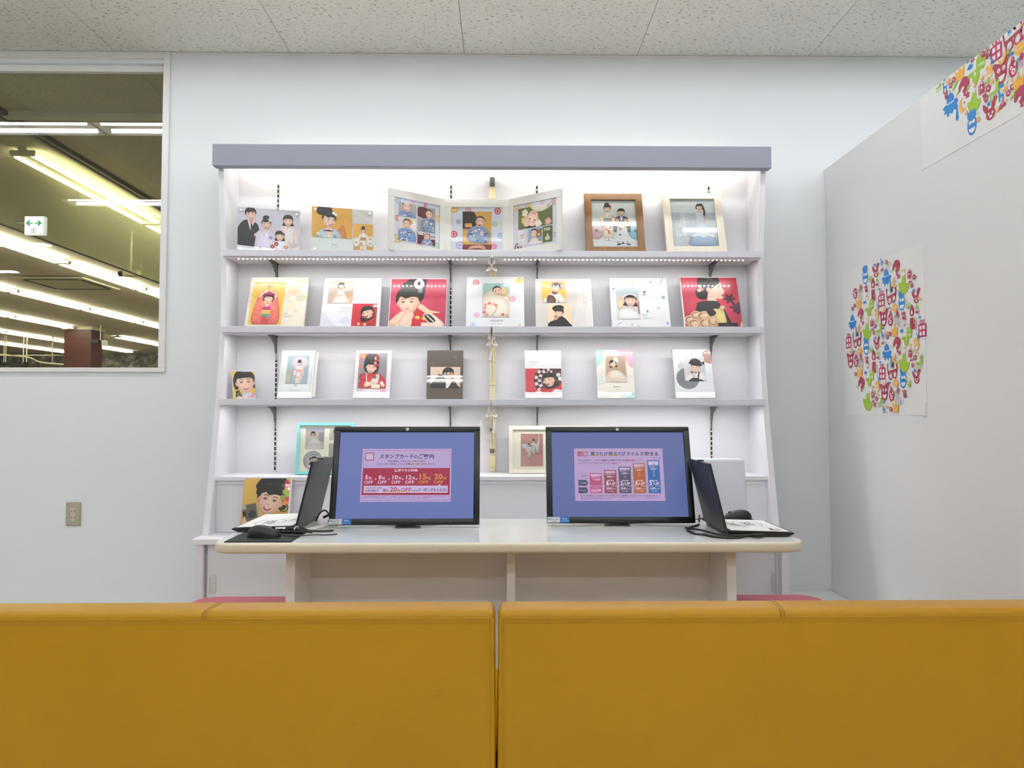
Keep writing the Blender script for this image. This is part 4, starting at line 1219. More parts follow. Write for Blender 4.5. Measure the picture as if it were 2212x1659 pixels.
def crimson(A):
    bg(A, '#cb2f55'); A.ell(.3, .4, .5, .5, '#d23a5e')
    A.blob([(.0, .0), (.1, .2), (.3, .28), (.55, .36), (.75, .2), (.85, -.02)], '#c8202e'); A.blob([(-.05, -.02), (.05, .12), (.25, .1), (.38, .2), (.36, -.02)], '#eadfbf')
    for x, y in ((.12, .16), (.45, .17), (.57, .15), (.68, .1)): A.blob([(x, y), (x + .05, y + .04), (x + .1, y), (x + .06, y - .03)], '#e6c15a')
    A.blob([(.6, .2), (.66, .28), (.8, .22), (.98, .04), (.9, -.02), (.72, .05)], '#efe0c8'); A.blob([(.62, .2), (.7, .24), (.82, .12), (.76, .04)], '#2a1c1c'); A.line([(.66, .22), (.8, .08)], .02, '#efe0c8')
    A.blob([(.2, .5), (.17, .75), (.28, .92), (.4, 1.02), (.62, 1.0), (.62, .75), (.55, .5)], HA)
    head(A, .33, .47, .44, 'up', -.3, 2, mouth='calm')
    A.blob([(.1, .55), (.14, .72), (.3, .82), (.46, .76), (.56, .58), (.54, .48), (.48, .62), (.38, .66), (.2, .62)], HA)
    for i in range(14): A.ell(.5 + .06 * math.cos(i * 2.4), .86 + .08 * math.sin(i * 2.4), .035, .03, ['#efe6ea', '#cbbfc6', '#ffffff'][i % 3])
    for k in range(4): A.line([(.5 + .02 * k, .8), (.5 + .02 * k, .68)], .008, '#d8d2d6')
    A.blob([(-.02, .05), (.1, .2), (.22, .3), (.3, .26), (.22, .14), (.1, .0)], SK); A.blob([(.2, .12), (.3, .26), (.42, .27), (.42, .16), (.28, .0), (.18, -.02)], '#f3cdb6')
    A.blob([(.5, .38), (.55, .44), (.62, .4), (.72, .32), (.9, .28), (.8, .26), (.66, .26), (.54, .33)], SK); A.line([(.53, .37), (.62, .36)], .008, '#d9a58c'); A.line([(.54, .34), (.64, .32)], .008, '#d9a58c')
    A.rect(.57, 0, .93, .07, '#ead9c8'); A.text('Hana', .7, .8, .03, .03, '#a08f80')


B.pr(.012, .004, .996, .985, crimson)
B = row2((1008.5, 597.5), (1131.5, 598.5), 'white photo board of a wrapped baby with candy dots')


def c24(A):
    bg(A, '#edeff0'); dots(A, [(.16, .88, .06, '#d2707e'), (.93, .92, .065, '#dcc23c'), (.8, .54, .055, '#e7a0b4'), (.18, .22, .05, '#e3a3d2'), (.12, .02, .05, '#a9c4ea'), (.92, .02, .03, '#dccfb8')])
    A.text('HINAMI', .415, .63, .085, .06, '#77777c'); A.text('2021.12.24', .43, .61, .035, .035, '#96969c')


def wrapped(A):
    bg(A, '#a5c9bf'); A.blob([(0, A.h * .55), (.3, A.h * .8), (.6, A.h * .9), (.9, A.h * .78), (1.05, A.h * .5), (1, 0), (0, 0)], '#efe3c8'); A.ell(.78, A.h * .74, .16, .2, '#dcc48e')
    head(A, .55, A.h * .76, .36, 'baby', tilt=18); A.blob([(0, A.h * .5), (.3, A.h * .66), (.7, A.h * .6), (1, A.h * .4), (1, 0), (0, 0)], '#f1e8d6')
    flowers(A, [(.1, A.h * .36), (.25, A.h * .4), (.4, A.h * .38), (.5, A.h * .34), (.08, A.h * .26), (.06, A.h * .14), (.16, A.h * .06), (.75, A.h * .07), (.9, A.h * .05)], .06, ['#e08a6a', '#d9534f', '#e8a08a', '#e0706a', '#e07aa0', '#d9508a'])
    A.line([(.55, A.h * .3), (.45, A.h * .15), (.3, .02)], .02, '#b09a86', True)


B.pr(.004, .004, .996, .996, c24, 'cover_print'); B.pr(.285, .18, .745, .86, wrapped, lvl=1)
B = row2((1155.5, 602.5), (1276.5, 602.5), 'grey-beige photo board with two pictures of a boy')


def c25(A):
    bg(A, '#d9d4cd'); A.blob([(.64, 1.05), (.66, .8), (.75, .6), (.7, .3), (.66, -.05), (1.1, -.05), (1.1, 1.05)], '#e3dfd9'); A.blob([(.9, 1.05), (.84, .8), (.92, .5), (.86, -.05), (1.1, -.05), (1.1, 1.05)], '#eae7e2')
    A.text('Taiga', .83, .92, .48, .035, '#a5a099'); A.text('2020', .84, .92, .45, .02, '#b0aba4')


def hatboy(A):
    A.rr(0, 0, 1, A.h, .08, '#efbf4a'); A.blob([(.05, 0), (.2, .3), (.45, .5), (.65, .48), (.85, .3), (.92, 0)], '#f2efe8'); A.blob([(.2, .0), (.25, .35), (.5, .3), (.55, 0)], '#6a4a3a'); A.blob([(.4, .5), (.5, .38), (.66, .46), (.55, .56)], '#7c3a2a')
    A.ell(.66, A.h * .82, .28, .2, '#c99a78', -20); head(A, .58, A.h * .68, .36, 'short', tilt=-12); A.ring(.6, .05, .1, .08, .02, '#2a2420')


def capboy(A):
    A.rr(0, 0, 1, A.h, .08, '#f3d6b4'); A.blob([(0, 0), (.08, .2), (.25, .3), (.3, .5), (.5, .52), (.7, .4), (.9, .15), (.95, 0)], '#17161a'); A.blob([(.25, .3), (.35, .5), (.45, .4), (.35, .3)], '#caa08a')
    head(A, .48, A.h * .6, .36, 'short', 1, -6, mouth='calm'); A.ell(.44, A.h * .83, .25, .15, '#16151a', 8)


B.pr(.004, .004, .996, .996, c25, 'cover_print'); B.pr(.12, .49, .545, .93, hatboy, lvl=1); B.pr(.21, .0, .63, .45, capboy, lvl=1)
B = row2((1315.5, 601), (1439, 601.5), 'white confetti photo board of a baby with headband')


def c26(A):
    bg(A, '#eceeef')
    for x, y, c in ((.04, .77, '#77777a'), (.38, .9, '#c9b96a'), (.54, .82, '#d8d0c0'), (.7, .9, '#a0a0a8'), (.6, .32, '#9a8a90'), (.32, .06, '#d0c8c4')): A.poly([(x, y), (x + .04, y - .01), (x + .035, y - .05), (x + .01, y - .05)], c)
    A.ell(.6, .68, .025, .02, '#3d49a8', 30); A.ell(.59, .63, .018, .018, '#5862b8'); A.line([(.86, .84), (.92, .9), (.94, .95)], .012, '#b06a78', True); A.line([(.08, .02), (.12, .06), (.16, .07)], .012, '#b9a98a', True)
    A.ell(.92, .57, .035, .035, '#9fc0bb'); A.ell(.82, .36, .028, .028, '#b4d4cf'); A.poly([(.93, .1), (.98, .06), (.94, .03)], '#8f98dc'); A.ell(.45, .01, .04, .02, '#d8cfae')
    A.text('Rei', .54, .615, .2, .06, '#83c7c2', .01); A.text('2020.01.25', .54, .71, .145, .035, '#77777c')


def headband(A):
    bg(A, '#d8d4d2'); A.rect(0, A.h * .75, 1, A.h, '#b9c6c8'); A.blob([(0, A.h * .5), (.2, A.h * .7), (.3, A.h * .4), (.1, A.h * .3)], '#e0c9a4'); A.poly([(.9, A.h * .5), (1, A.h * .6), (1, .05), (.96, .05)], '#a8707c')
    A.blob([(0, 0), (.05, .35), (.3, .5), (.7, .45), (1, .2), (1, 0)], '#f2f0f0')
    for k in range(9): A.line([(.1 + .1 * k, .02), (.2 + .07 * k, .36)], .012, '#dfdcdc')
    head(A, .62, A.h * .58, .56, 'low', tilt=-4); A.ring(.62, A.h * .62, .33, .3, .07, '#f0ece8', 16, 20, 160)


B.pr(.004, .004, .996, .996, c26, 'cover_print'); B.pr(.1, .15, .49, .80, headband, lvl=1)
B = row2((1467.5, 598.5), (1590, 598.5), 'crimson photo board of a woman in profile in black kimono')


def profile(A):
    bg(A, '#c2304c'); A.ell(.5, .4, .6, .5, '#c93854')
    A.blob([(.3, .55), (.28, .75), (.34, 1.02), (.62, 1.02), (.7, .86), (.62, .68), (.45, .56)], HA); A.ell(.36, .66, .12, .13, HA)
    A.blob([(.44, .5), (.48, .72), (.55, .86), (.66, .93), (.71, .86), (.725, .77), (.765, .69), (.735, .675), (.74, .64), (.725, .61), (.72, .565), (.66, .545), (.6, .56), (.58, .45)], '#f0cdb8', 3)
    A.blob([(.36, .98), (.5, .76), (.62, .82), (.7, .9), (.62, 1.02), (.4, 1.04)], HA); A.blob([(.3, .7), (.36, .85), (.47, .86), (.5, .74), (.42, .66)], HA)
    A.ell(.475, .73, .035, .055, '#e2b298'); A.line([(.63, .8), (.67, .805), (.7, .79)], .014, '#2a1a16', True); A.line([(.62, .85), (.7, .845)], .01, '#4a352c'); A.blob([(.69, .615), (.735, .635), (.73, .6)], '#a8323e'); A.line([(.42, .98), (.56, .94)], .03, '#4a443f')
    flowers(A, [(.33, .8), (.36, .74), (.31, .72)], .035, ['#e0a9a4', '#c9787c', '#e8c4bc'])
    A.blob([(.26, .46), (.36, .5), (.6, .5), (.68, .36), (.8, .1), (.8, -.02), (.1, -.02), (.2, .3)], '#1b1a1e')
    A.blob([(.24, .46), (.42, .49), (.62, .46), (.66, .36), (.45, .32), (.3, .38)], '#232126')
    for x, y, r in ((.1, .12, .12), (.2, .22, .1), (.34, .2, .12), (.16, .05, .12), (.36, .06, .13), (.5, .1, .12), (.62, .25, .11), (.68, .36, .06), (.6, .1, .1)):
        A.ell(x, y, r, r * .85, '#dcb892', x * 90); A.ring(x, y, r * .75, r * .6, r * .16, '#8a5f46', 12, x * 300, x * 300 + 230); A.ell(x + .02, y + .02, r * .3, r * .2, '#efd9b4')
    A.blob([(.52, .34), (.66, .32), (.74, .2), (.7, .02), (.62, .0), (.56, .16)], '#e6cf86'); A.blob([(.4, .3), (.5, .34), (.56, .26), (.46, .2)], '#1b1a1e'); A.blob([(.7, .36), (.8, .1), (.86, 0), (.76, -.02)], '#1b1a1e')
    for x, y, r_ in ((.83, .55, .09), (.93, .38, .1)):
        for k in range(6): A.ell(x + r_ * .6 * math.cos(k * 1.05), y + r_ * .6 * math.sin(k * 1.05), r_ * .6, r_ * .26, '#3c1a26', k * 60)
    A.line([(.92, .4), (.95, .25)], .05, '#3c1a26'); A.rect(.57, 0, .91, .07, '#15141a'); A.text('Miyu', .68, .78, .025, .03, '#77737a'); A.blob([(.95, 0), (.98, .1), (1, .05), (1, 0)], '#e2b298')


B.pr(.012, .004, .996, .985, profile)

# ---- third shelf
G3 = 'small photo boards on the third shelf'
D3 = 3.622


def row3(tl, tr, label, body='board_white', lean=18): return Board('photo_board', tl, tr, D3, D3, Z3, lean, label, 'photo board', G3, .015, body)


B = Board('photo_board', (501, 802.3), (549.5, 802), 3.565, 3.63, Z3, 13, 'small leaning photo board with a close-up girl on yellow, far left of third shelf', 'photo board', G3, .008, 'acrylic_edge')


def closeup(A):
    bg(A, '#f0c52e'); A.blob([(.3, 0), (.45, .25), (.8, .3), (1, .1), (1, 0)], '#cfd2e0'); flowers(A, [(.85, .12), (.7, .1), (.92, .24)], .07, ['#e08a8a', '#e8a4b0'])
    head(A, .55, A.h * .58, .95, 'bob', tilt=6); A.poly([(.1, .05), (.1, .34), (.26, .4), (.4, .12), (.3, 0)], '#2c3330'); A.ring(.25, .2, .07, .08, .02, '#87918c'); A.blob([(.1, -.02), (.2, .1), (.4, .08), (.36, -.02)], SK)


B.pr(.01, .01, .99, .985, closeup)


def cover(c, txt, sub=None, x0=.1, x1=.4, y=.12, tc='#77777c', h_=.07, deco=None):
    def f(A):
        bg(A, c)
        if deco: deco(A)
        A.text(txt, x0, x1, y * A.h, h_, tc)
        if sub: A.text(sub, x0 + (x1 - x0) * .3, x1 - (x1 - x0) * .3, (y - .045) * A.h, .035, tc)
    return f


def fine_frame(A):
    A.frame(.05, .03, .95, A.h - .03, .008, '#b4b6b8')
    for x in (.06, .94):
        for y in (.04, A.h - .04): A.ell(x, y, .02, .02, '#b4b6b8', 0, 8)
    A.line([(.46, A.h * .275), (.54, A.h * .245)], .012, '#7a7a80'); A.line([(.54, A.h * .275), (.46, A.h * .245)], .012, '#7a7a80')


def parasol(A):
    bg(A, '#a8bfc8'); A.ell(.58, A.h * .73, .42, .33, '#d8d4dc')
    for k in range(16): A.line([(.58, A.h * .73), (.58 + .41 * math.cos(k * .393), A.h * .73 + .32 * math.sin(k * .393))], .006, '#c2bdc9')
    A.blob([(0, 0), (0, A.h * .4), (.15, A.h * .5), (.25, A.h * .2), (.2, 0)], '#b7b3a6'); standing(A, .57, A.h * .71, .2, '#efe2e2', '#e0a8ac', ['#d9706c', '#e8b0b0', '#e2a46c'], 'up', orn=['#ffffff'])


B = row3((610, 757), (682, 757), 'white photo board with thin border and a girl under a parasol')
MB().box(-B.w / 2 - .004, .015, .012, B.w / 2 + .012, .022, B.h - .005).build('stand_back', 'board_white', B.o, True)
B.pr(.004, .004, .996, .996, cover('#e6eaea', 'Chiharu', '2020', .33, .66, .14, '#a5a9ac', .08, fine_frame), 'cover_print'); B.pr(.2, .30, .84, .88, parasol, lvl=1)


def redgirl(A):
    bg(A, '#95909a'); flowers(A, [(.06, A.h * .95), (.15, A.h * .9), (.26, A.h * .93), (.05, A.h * .8), (.04, A.h * .62)], .07, ['#d9643a', '#e08a3a', '#c94a4a', '#d9485a'])
    A.blob([(.1, 0), (.15, .4), (.4, .55), (.7, .56), (.95, .35), (1, 0)], '#d22a35'); A.blob([(.45, .2), (.6, .48), (.75, .5), (.7, .15)], '#d9d8c4'); flowers(A, [(.6, .42), (.85, .2), (.9, .12), (.3, .1)], .06, ['#3a4a6a', '#f4efe6', '#f4efe6', '#e6c15a'])
    A.blob([(.22, .66), (.25, A.h * .92), (.5, A.h * .97), (.7, A.h * .9), (.68, .6)], HA); head(A, .46, A.h * .58, .42, 'bob', tilt=-10)
    A.blob([(.22, A.h * .7), (.3, A.h * .9), (.5, A.h * .96), (.66, A.h * .85), (.5, A.h * .78)], HA)
    for k in range(9): A.ell(.62 + .06 * math.cos(k * 2.1), A.h * (.92 - .045 * k), .045, .045, ['#c8202c', '#e0444c', '#f2b0b0'][k % 3])
    for k in range(12): A.ell(.2 + .09 * math.cos(k * .52), .42 + .09 * math.sin(k * .52), .06, .05, '#b81c28')
    A.ell(.2, .42, .09, .09, '#d03a40'); A.blob([(.24, .1), (.3, .24), (.5, .22), (.52, .12), (.36, .06)], SK); A.line([(.3, .55), (.33, .1)], .03, '#f4efe0'); A.rect(.5, .0, .8, .14, '#f0e6c8')


def clover(A):
    for k in range(5): A.ring(.82 + .05 * math.cos(k * 1.257), A.h * .15 + .05 * math.sin(k * 1.257), .045, .045, .01, '#d9899a', 10)
    A.line([(.81, A.h * .12), (.8, A.h * .03)], .01, '#d9899a'); A.line([(.79, A.h * .12), (.7, A.h * .06)], .01, '#d9899a')


B = row3((769.6, 757), (847, 757), 'white photo board with a girl in red kimono on grey')
B.pr(.004, .004, .996, .996, cover('#eee6ea', 'Saiko', '2020', .1, .28, .145, '#8a7a80', .06, clover), 'cover_print'); B.pr(.1, .2, .88, .94, redgirl, lvl=1)


def glasses_boy(A):
    bg(A, '#e6cdb4'); A.blob([(.02, 0), (.1, .25), (.3, .4), (.5, .42), (.75, .35), (.9, .1), (.95, 0)], '#1b1c1e'); A.blob([(.22, .34), (.3, .5), (.42, .42), (.36, .3)], '#1b1c1e'); A.blob([(.3, .46), (.3, .6), (.38, .62), (.42, .5)], SK)
    A.poly([(.52, .0), (.52, .28), (.6, .34), (.74, .3), (.66, .1), (.58, 0)], '#f4eeea'); A.ell(.6, .2, .012, .012, '#8a3a3a')
    head(A, .6, A.h * .62, .36, 'short', tilt=4); A.ring(.53, A.h * .635, .055, .045, .012, '#8a7466', 12); A.ring(.67, A.h * .645, .055, .045, .012, '#8a7466', 12)


def tri_lines(A):
    for k in range(9): A.line([(.82 - .015 * k * 1, A.h * (.79 + .014 * k)), (.82, A.h * (.79 + .014 * k))], .006, '#8a8076') if k < 5 else A.line([(.82 - .015 * (9 - k), A.h * (.79 + .014 * k)), (.82, A.h * (.79 + .014 * k))], .006, '#8a8076')
    A.line([(.76, A.h), (.76, A.h * .93)], .008, '#3a322c')
    for x, y in ((.45, .08), (.6, .04), (.76, .095)): A.ell(x, A.h * y, .012, .01, '#2f2822', 0, 6)


B = row3((923.2, 757), (1000.6, 757), 'dark brown photo board with a boy touching his glasses', 'board_brown', 10)
B.pr(.004, .004, .996, .996, cover('#564a42', 'sora', '2020', .08, .23, .72, '#8f857a', .06, tri_lines), 'cover_print'); B.pr(.1, .215, .93, .65, glasses_boy, lvl=1)


def checker(A):
    bg(A, '#d43a4a'); A.ell(.75, .4, .52, .52, '#4a2a2e')
    for k in range(14):
        for r_ in (.5, .4, .3):
            if (k + int(r_ * 10)) % 2: 
                a0, a1 = R(90 + k * 12), R(90 + k * 12 + 12); A.poly([(.75 + r_ * math.cos(a0), .4 + r_ * math.sin(a0)), (.75 + r_ * math.cos(a1), .4 + r_ * math.sin(a1)), (.75 + (r_ - .09) * math.cos(a1), .4 + (r_ - .09) * math.sin(a1)), (.75 + (r_ - .09) * math.cos(a0), .4 + (r_ - .09) * math.sin(a0))], '#e6cdd0')
    A.blob([(.35, 0), (.5, .2), (.7, .26), (1.05, .3), (1.05, 0)], '#c8242e'); A.blob([(.5, .25), (.6, .15), (.8, .18), (.95, .28), (.8, .36), (.6, .36)], '#17120f')
    head(A, .66, A.h * .53, .36, 'bob', -1, 6, mouth='open'); flowers(A, [(.92, A.h * .75), (.97, A.h * .6)], .06, ['#e8e4e2', '#f4f0ee']); A.blob([(.25, 0), (.32, .1), (.45, .08), (.42, 0)], SK); A.blob([(.74, 0), (.8, .14), (1, .12), (1, 0)], '#e6e2e0')


B = row3((1133.3, 757), (1211.6, 757), 'white photo board with a girl in black scarf on red')
B.pr(.004, .004, .996, .996, cover('#e2e4e6', 'Chinatsu', '2021', .1, .34, .74, '#6a6a70', .075), 'cover_print'); B.pr(.012, .08, .988, .61, checker, lvl=1)


def ribbon_girl(A):
    bg(A, '#bfa288'); A.rect(0, 0, 1, .15, '#e9e2d6'); A.blob([(.05, .1), (.1, .5), (.4, .62), (.7, .55), (.95, .3), (.98, .1)], '#efe6da')
    for k in range(8): A.line([(.12 + .11 * k, .2), (.25 + .07 * k, .5)], .014, '#d9cdbd')
    A.blob([(.05, .15), (.02, .35), (.15, .55), (.24, .5), (.2, .25), (.7, .2), (.75, .12), (.4, .1)], SK); head(A, .36, A.h * .68, .36, 'low', -.6, 8); A.blob([(.4, A.h * .72), (.42, A.h * .93), (.6, A.h * .9), (.62, A.h * .72), (.5, A.h * .8)], '#f2efec')


def pastel(A):
    A.blob([(-.05, A.h * .62), (-.05, A.h * 1.05), (.22, A.h * 1.02), (.2, A.h * .85), (.1, A.h * .72)], '#a9d6cd'); A.blob([(.6, A.h * 1.05), (.62, A.h * .9), (.8, A.h * .78), (.92, A.h * .64), (1.05, A.h * .66), (1.05, A.h * 1.05)], '#dcaabf')
    A.blob([(0, A.h * .25), (.2, A.h * .3), (.35, A.h * .4), (.1, A.h * .5), (-.05, A.h * .45)], '#e2eae0'); A.blob([(.7, 0), (.85, A.h * .08), (1.05, A.h * .13), (1.05, -.05)], '#a6d8ca'); A.ell(.66, A.h * .06, .08, .07, '#ecb4b8'); A.blob([(.05, .03), (.2, .12), (.38, .1), (.3, .02)], '#ecd6cf')
    A.frame(.235, A.h * .315, .815, A.h * .885, .008, '#b9a78c')


B = row3((1286.7, 756), (1365.7, 756), 'pastel watercolour photo board of a girl with a white hair ribbon')
B.pr(.004, .004, .996, .996, cover('#eee9da', 'Saika', '2020', .42, .62, .215, '#77726a', .075, pastel), 'cover_print'); B.pr(.26, .335, .79, .865, ribbon_girl, lvl=1)


def hatbaby(A):
    bg(A, '#d3d4d8'); A.blob([(.0, 0), (.1, .3), (.4, .35), (.4, 0)], '#e8e6e8'); A.blob([(.45, .0), (.5, .35), (.75, .45), (.95, .35), (1, 0)], '#eeecee'); A.poly([(.55, .5), (.75, .48), (.7, .0), (.5, .0)], '#f2f0f2')
    A.blob([(.2, -.02), (.4, .16), (.7, .1), (.9, -.02)], '#17171b'); A.line([(.7, .46), (.62, .1)], .07, '#17171b'); A.poly([(.32, .38), (.46, .44), (.6, .38), (.6, .5), (.46, .44), (.32, .5)], '#121216')
    A.ell(.14, .48, .09, .08, SK); A.blob([(.35, .26), (.42, .34), (.52, .28), (.44, .22)], SK); head(A, .55, A.h * .52, .42, 'baby', mouth='calm', tilt=-4)
    A.ell(.57, A.h * .69, .33, .11, '#121216', -10); A.blob([(.34, A.h * .7), (.36, A.h * .86), (.6, A.h * .9), (.8, A.h * .8), (.82, A.h * .62)], '#16161a'); A.poly([(.84, A.h * .74), (1, A.h * .79), (.98, A.h * .62)], '#121216')


def bubbles(A):
    A.ell(.96, A.h * .85, .2, .2, '#ad8272'); A.ell(.22, A.h * .65, .12, .12, '#c6cbca'); A.ell(.34, A.h * .4, .3, .3, '#7b7e86')
    for k in range(30): r_ = random.Random(k); A.ell(.3 + r_.uniform(0, .25), A.h * .32 + r_.uniform(-.06, .16), .006, .005, '#c2c6cc', 0, 5)


B = row3((1451.9, 755), (1534, 755), 'white photo board with grey circles and a baby in a black hat')
B.pr(.004, .004, .996, .996, cover('#e8ebec', 'Haru', '20.20', .09, .26, .075, '#9a9ea2', .06, bubbles), 'cover_print'); B.pr(.26, .345, .81, .855, hatbaby, lvl=1)

# ---- lowest shelf
B = Board('framed_photograph', (643, 913.5), (764, 913.5), 3.56, 3.56, ZL, 9, 'turquoise photo frame of baby pictures behind the left monitor', 'photo frame', t=.022, build=False)
fw = .013; B.rails(fw, 'frame_teal'); MB().box(-B.w / 2 + fw * .7, .009, fw * .7, B.w / 2 - fw * .7, .012, B.h - fw * .7).build('mat_card', 'mat_card', B.o, True)


def bedbaby(A): bg(A, '#e6dcd6'); A.rect(0, A.h * .85, 1, A.h, '#c8bfe0'); A.rect(.7, A.h * .35, .98, A.h * .8, '#b7aeb4'); A.blob([(.1, .15), (.3, .6), (.6, .6), (.9, .15)], '#f4efec'); A.blob([(0, 0), (0, .2), (.5, .3), (1, .15), (1, 0)], '#efe9e4'); head(A, .4, A.h * .7, .24, 'bob')


def roundbaby(A): A.ell(.5, .5, .49, .49, '#c9cbd4', 0, 32); A.ell(.52, .2, .3, .17, '#f2f0ee'); head(A, .56, .5, .44, 'low', tilt=4, mouth='open'); A.ring(.56, .55, .25, .22, .06, '#efebe6', 14, 30, 150)


def closebaby(A): bg(A, '#e9dfd6'); head(A, .6, A.h * .4, .85, 'baby')


def greybaby(A): bg(A, '#cfcac6'); babyfig(A, .6, A.h * .7, .3, '#e2dedc', ['#efe9e6', '#c9b0a4'])


B.pr(.145, .49, .48, .90, bedbaby, m='print_satin', y=.009); B.pr(.12, .08, .47, .08 + .35 * B.w / B.h, roundbaby, m='print_satin', y=.009); B.pr(.57, .67, .92, .9, closebaby, m='print_satin', y=.009); B.pr(.57, .2, .92, .6, greybaby, m='print_satin', y=.009); B.glass(fw * .9, .004)


def twosis(A):
    bg(A, '#d99a98'); A.rect(0, 0, 1, A.h * .35, '#dba3a0'); A.ell(.2, A.h * .62, .16, .13, '#dfe2e8'); A.line([(.16, A.h * .77), (.24, A.h * .66)], .012, '#a8706c')
    standing(A, .57, A.h * .76, .115, '#e6e4e6', '#e9dfd8', ['#c9586a', '#9aa6c4', '#e2b88a'], 'up'); A.blob([(.66, A.h * .6), (.76, A.h * .75), (.8, A.h * .9), (.84, A.h * .8), (.78, A.h * .4), (.7, A.h * .42)], '#dfe0e4'); A.line([(.78, A.h * .86), (.82, A.h * .96)], .03, SK)
    standing(A, .36, A.h * .65, .11, '#f0eeee', '#e8e4e2', ['#c9586a', '#d0a0a8'], 'low')


B = Board('framed_photograph', (1099.5, 920), (1303.7, 920), 3.60, 3.60, ZL, 5, 'wide cream double photo frame behind the right monitor', 'photo frame', t=.022, build=False)
fw = .019; B.rails(fw, 'frame_cream', .024); MB().box(-.004, -.002, 0, .004, .022, B.h, .001, 1).build('hinge_bar', 'frame_cream', B.o, True)
MB().box(-B.w / 2 + fw * .7, .010, fw * .7, B.w / 2 - fw * .7, .013, B.h - fw * .7).build('mat_card', 'mat_card', B.o, True)
B.pr(.125, .145, .36, .835, twosis, m='print_satin', y=.01); B.pr(.64, .145, .875, .835, yellowgirl2, m='print_satin', y=.01); B.glass(fw * .9, .004)

# ---- on the cabinet top
B = Board('photo_board', (528.6, 1033.3), (630.7, 1033.0), 3.415, 3.415, BZ, 14, 'large photo board of a girl holding a camera, behind the left laptop', t=.012)


def camgirl(A):
    bg(A, '#e9bd5c'); A.ell(.8, .9, .4, .5, '#ebc263')
    A.blob([(.3, .1), (.5, .3), (.75, .32), (1.02, .3), (1.02, 0), (.3, 0)], '#e6e2d6'); A.blob([(.4, .16), (.6, .3), (.78, .3), (.7, .18), (.5, .1)], '#d2492e'); flowers(A, [(.85, .26), (.9, .14)], .07, ['#e3c15c', '#f2ede0'])
    A.ell(.86, .62, .1, .1, HA); A.ring(.9, .58, .1, .1, .02, HA)
    A.blob([(.32, .95), (.28, 1.1), (.45, 1.25), (.8, 1.25), (.98, 1.05), (.92, .7), (.82, .62)], HA)
    head(A, .6, .72, .60, 'up', -.2, -14)
    A.blob([(.28, .88), (.34, 1.1), (.55, 1.24), (.85, 1.2), (.97, .98), (.9, .78), (.82, .92), (.6, .95), (.42, .9)], HA); A.line([(.5, 1.1), (.85, 1.08)], .012, '#4a443f', True)
    for i, (x, y, c) in enumerate(((.93, 1.12, '#d8385a'), (.97, 1.06, '#e05a70'), (.95, .98, '#f0a03a'), (.9, .92, '#a8c43a'), (.95, .86, '#b9d04a'), (.9, .78, '#f08a2a'), (.96, .76, '#e85a6a'), (.86, .8, '#8fb03a'), (.92, .68, '#f4a040'))):
        for k in range(5): A.ell(x + .03 * math.cos(k * 1.257), y + .03 * math.sin(k * 1.257), .03, .03, c, 0, 8)
    A.push(.2, .46, 1, 12); A.rr(-.17, -.17, .15, .2, .02, '#6e6656'); A.rect(-.17, .1, -.08, .2, '#b5b0a4'); A.rect(-.17, -.06, -.1, .06, '#1c1c1c'); A.ell(.03, -.03, .11, .11, '#1a1a1a'); A.ring(.03, -.03, .1, .1, .012, '#8c8c88'); A.ring(.03, -.03, .065, .065, .01, '#5a5a5a'); A.ell(.03, -.03, .035, .035, '#3c4450'); A.rect(.14, -.17, .16, .2, '#b9b2a2'); A.pop()
    A.blob([(.02, .02), (.03, .25), (.08, .4), (.12, .3), (.25, .26), (.36, .24), (.34, .16), (.24, .06), (.1, .0)], SK); A.line([(.12, .27), (.3, .2)], .012, '#d9a58c'); A.line([(.12, .2), (.3, .14)], .012, '#d9a58c'); A.blob([(-.02, 0), (0, .12), (.12, .06), (.1, -.02)], '#d2492e')


B.pr(.004, .004, .975, .996, camgirl)

# ================================================================== MONITORS


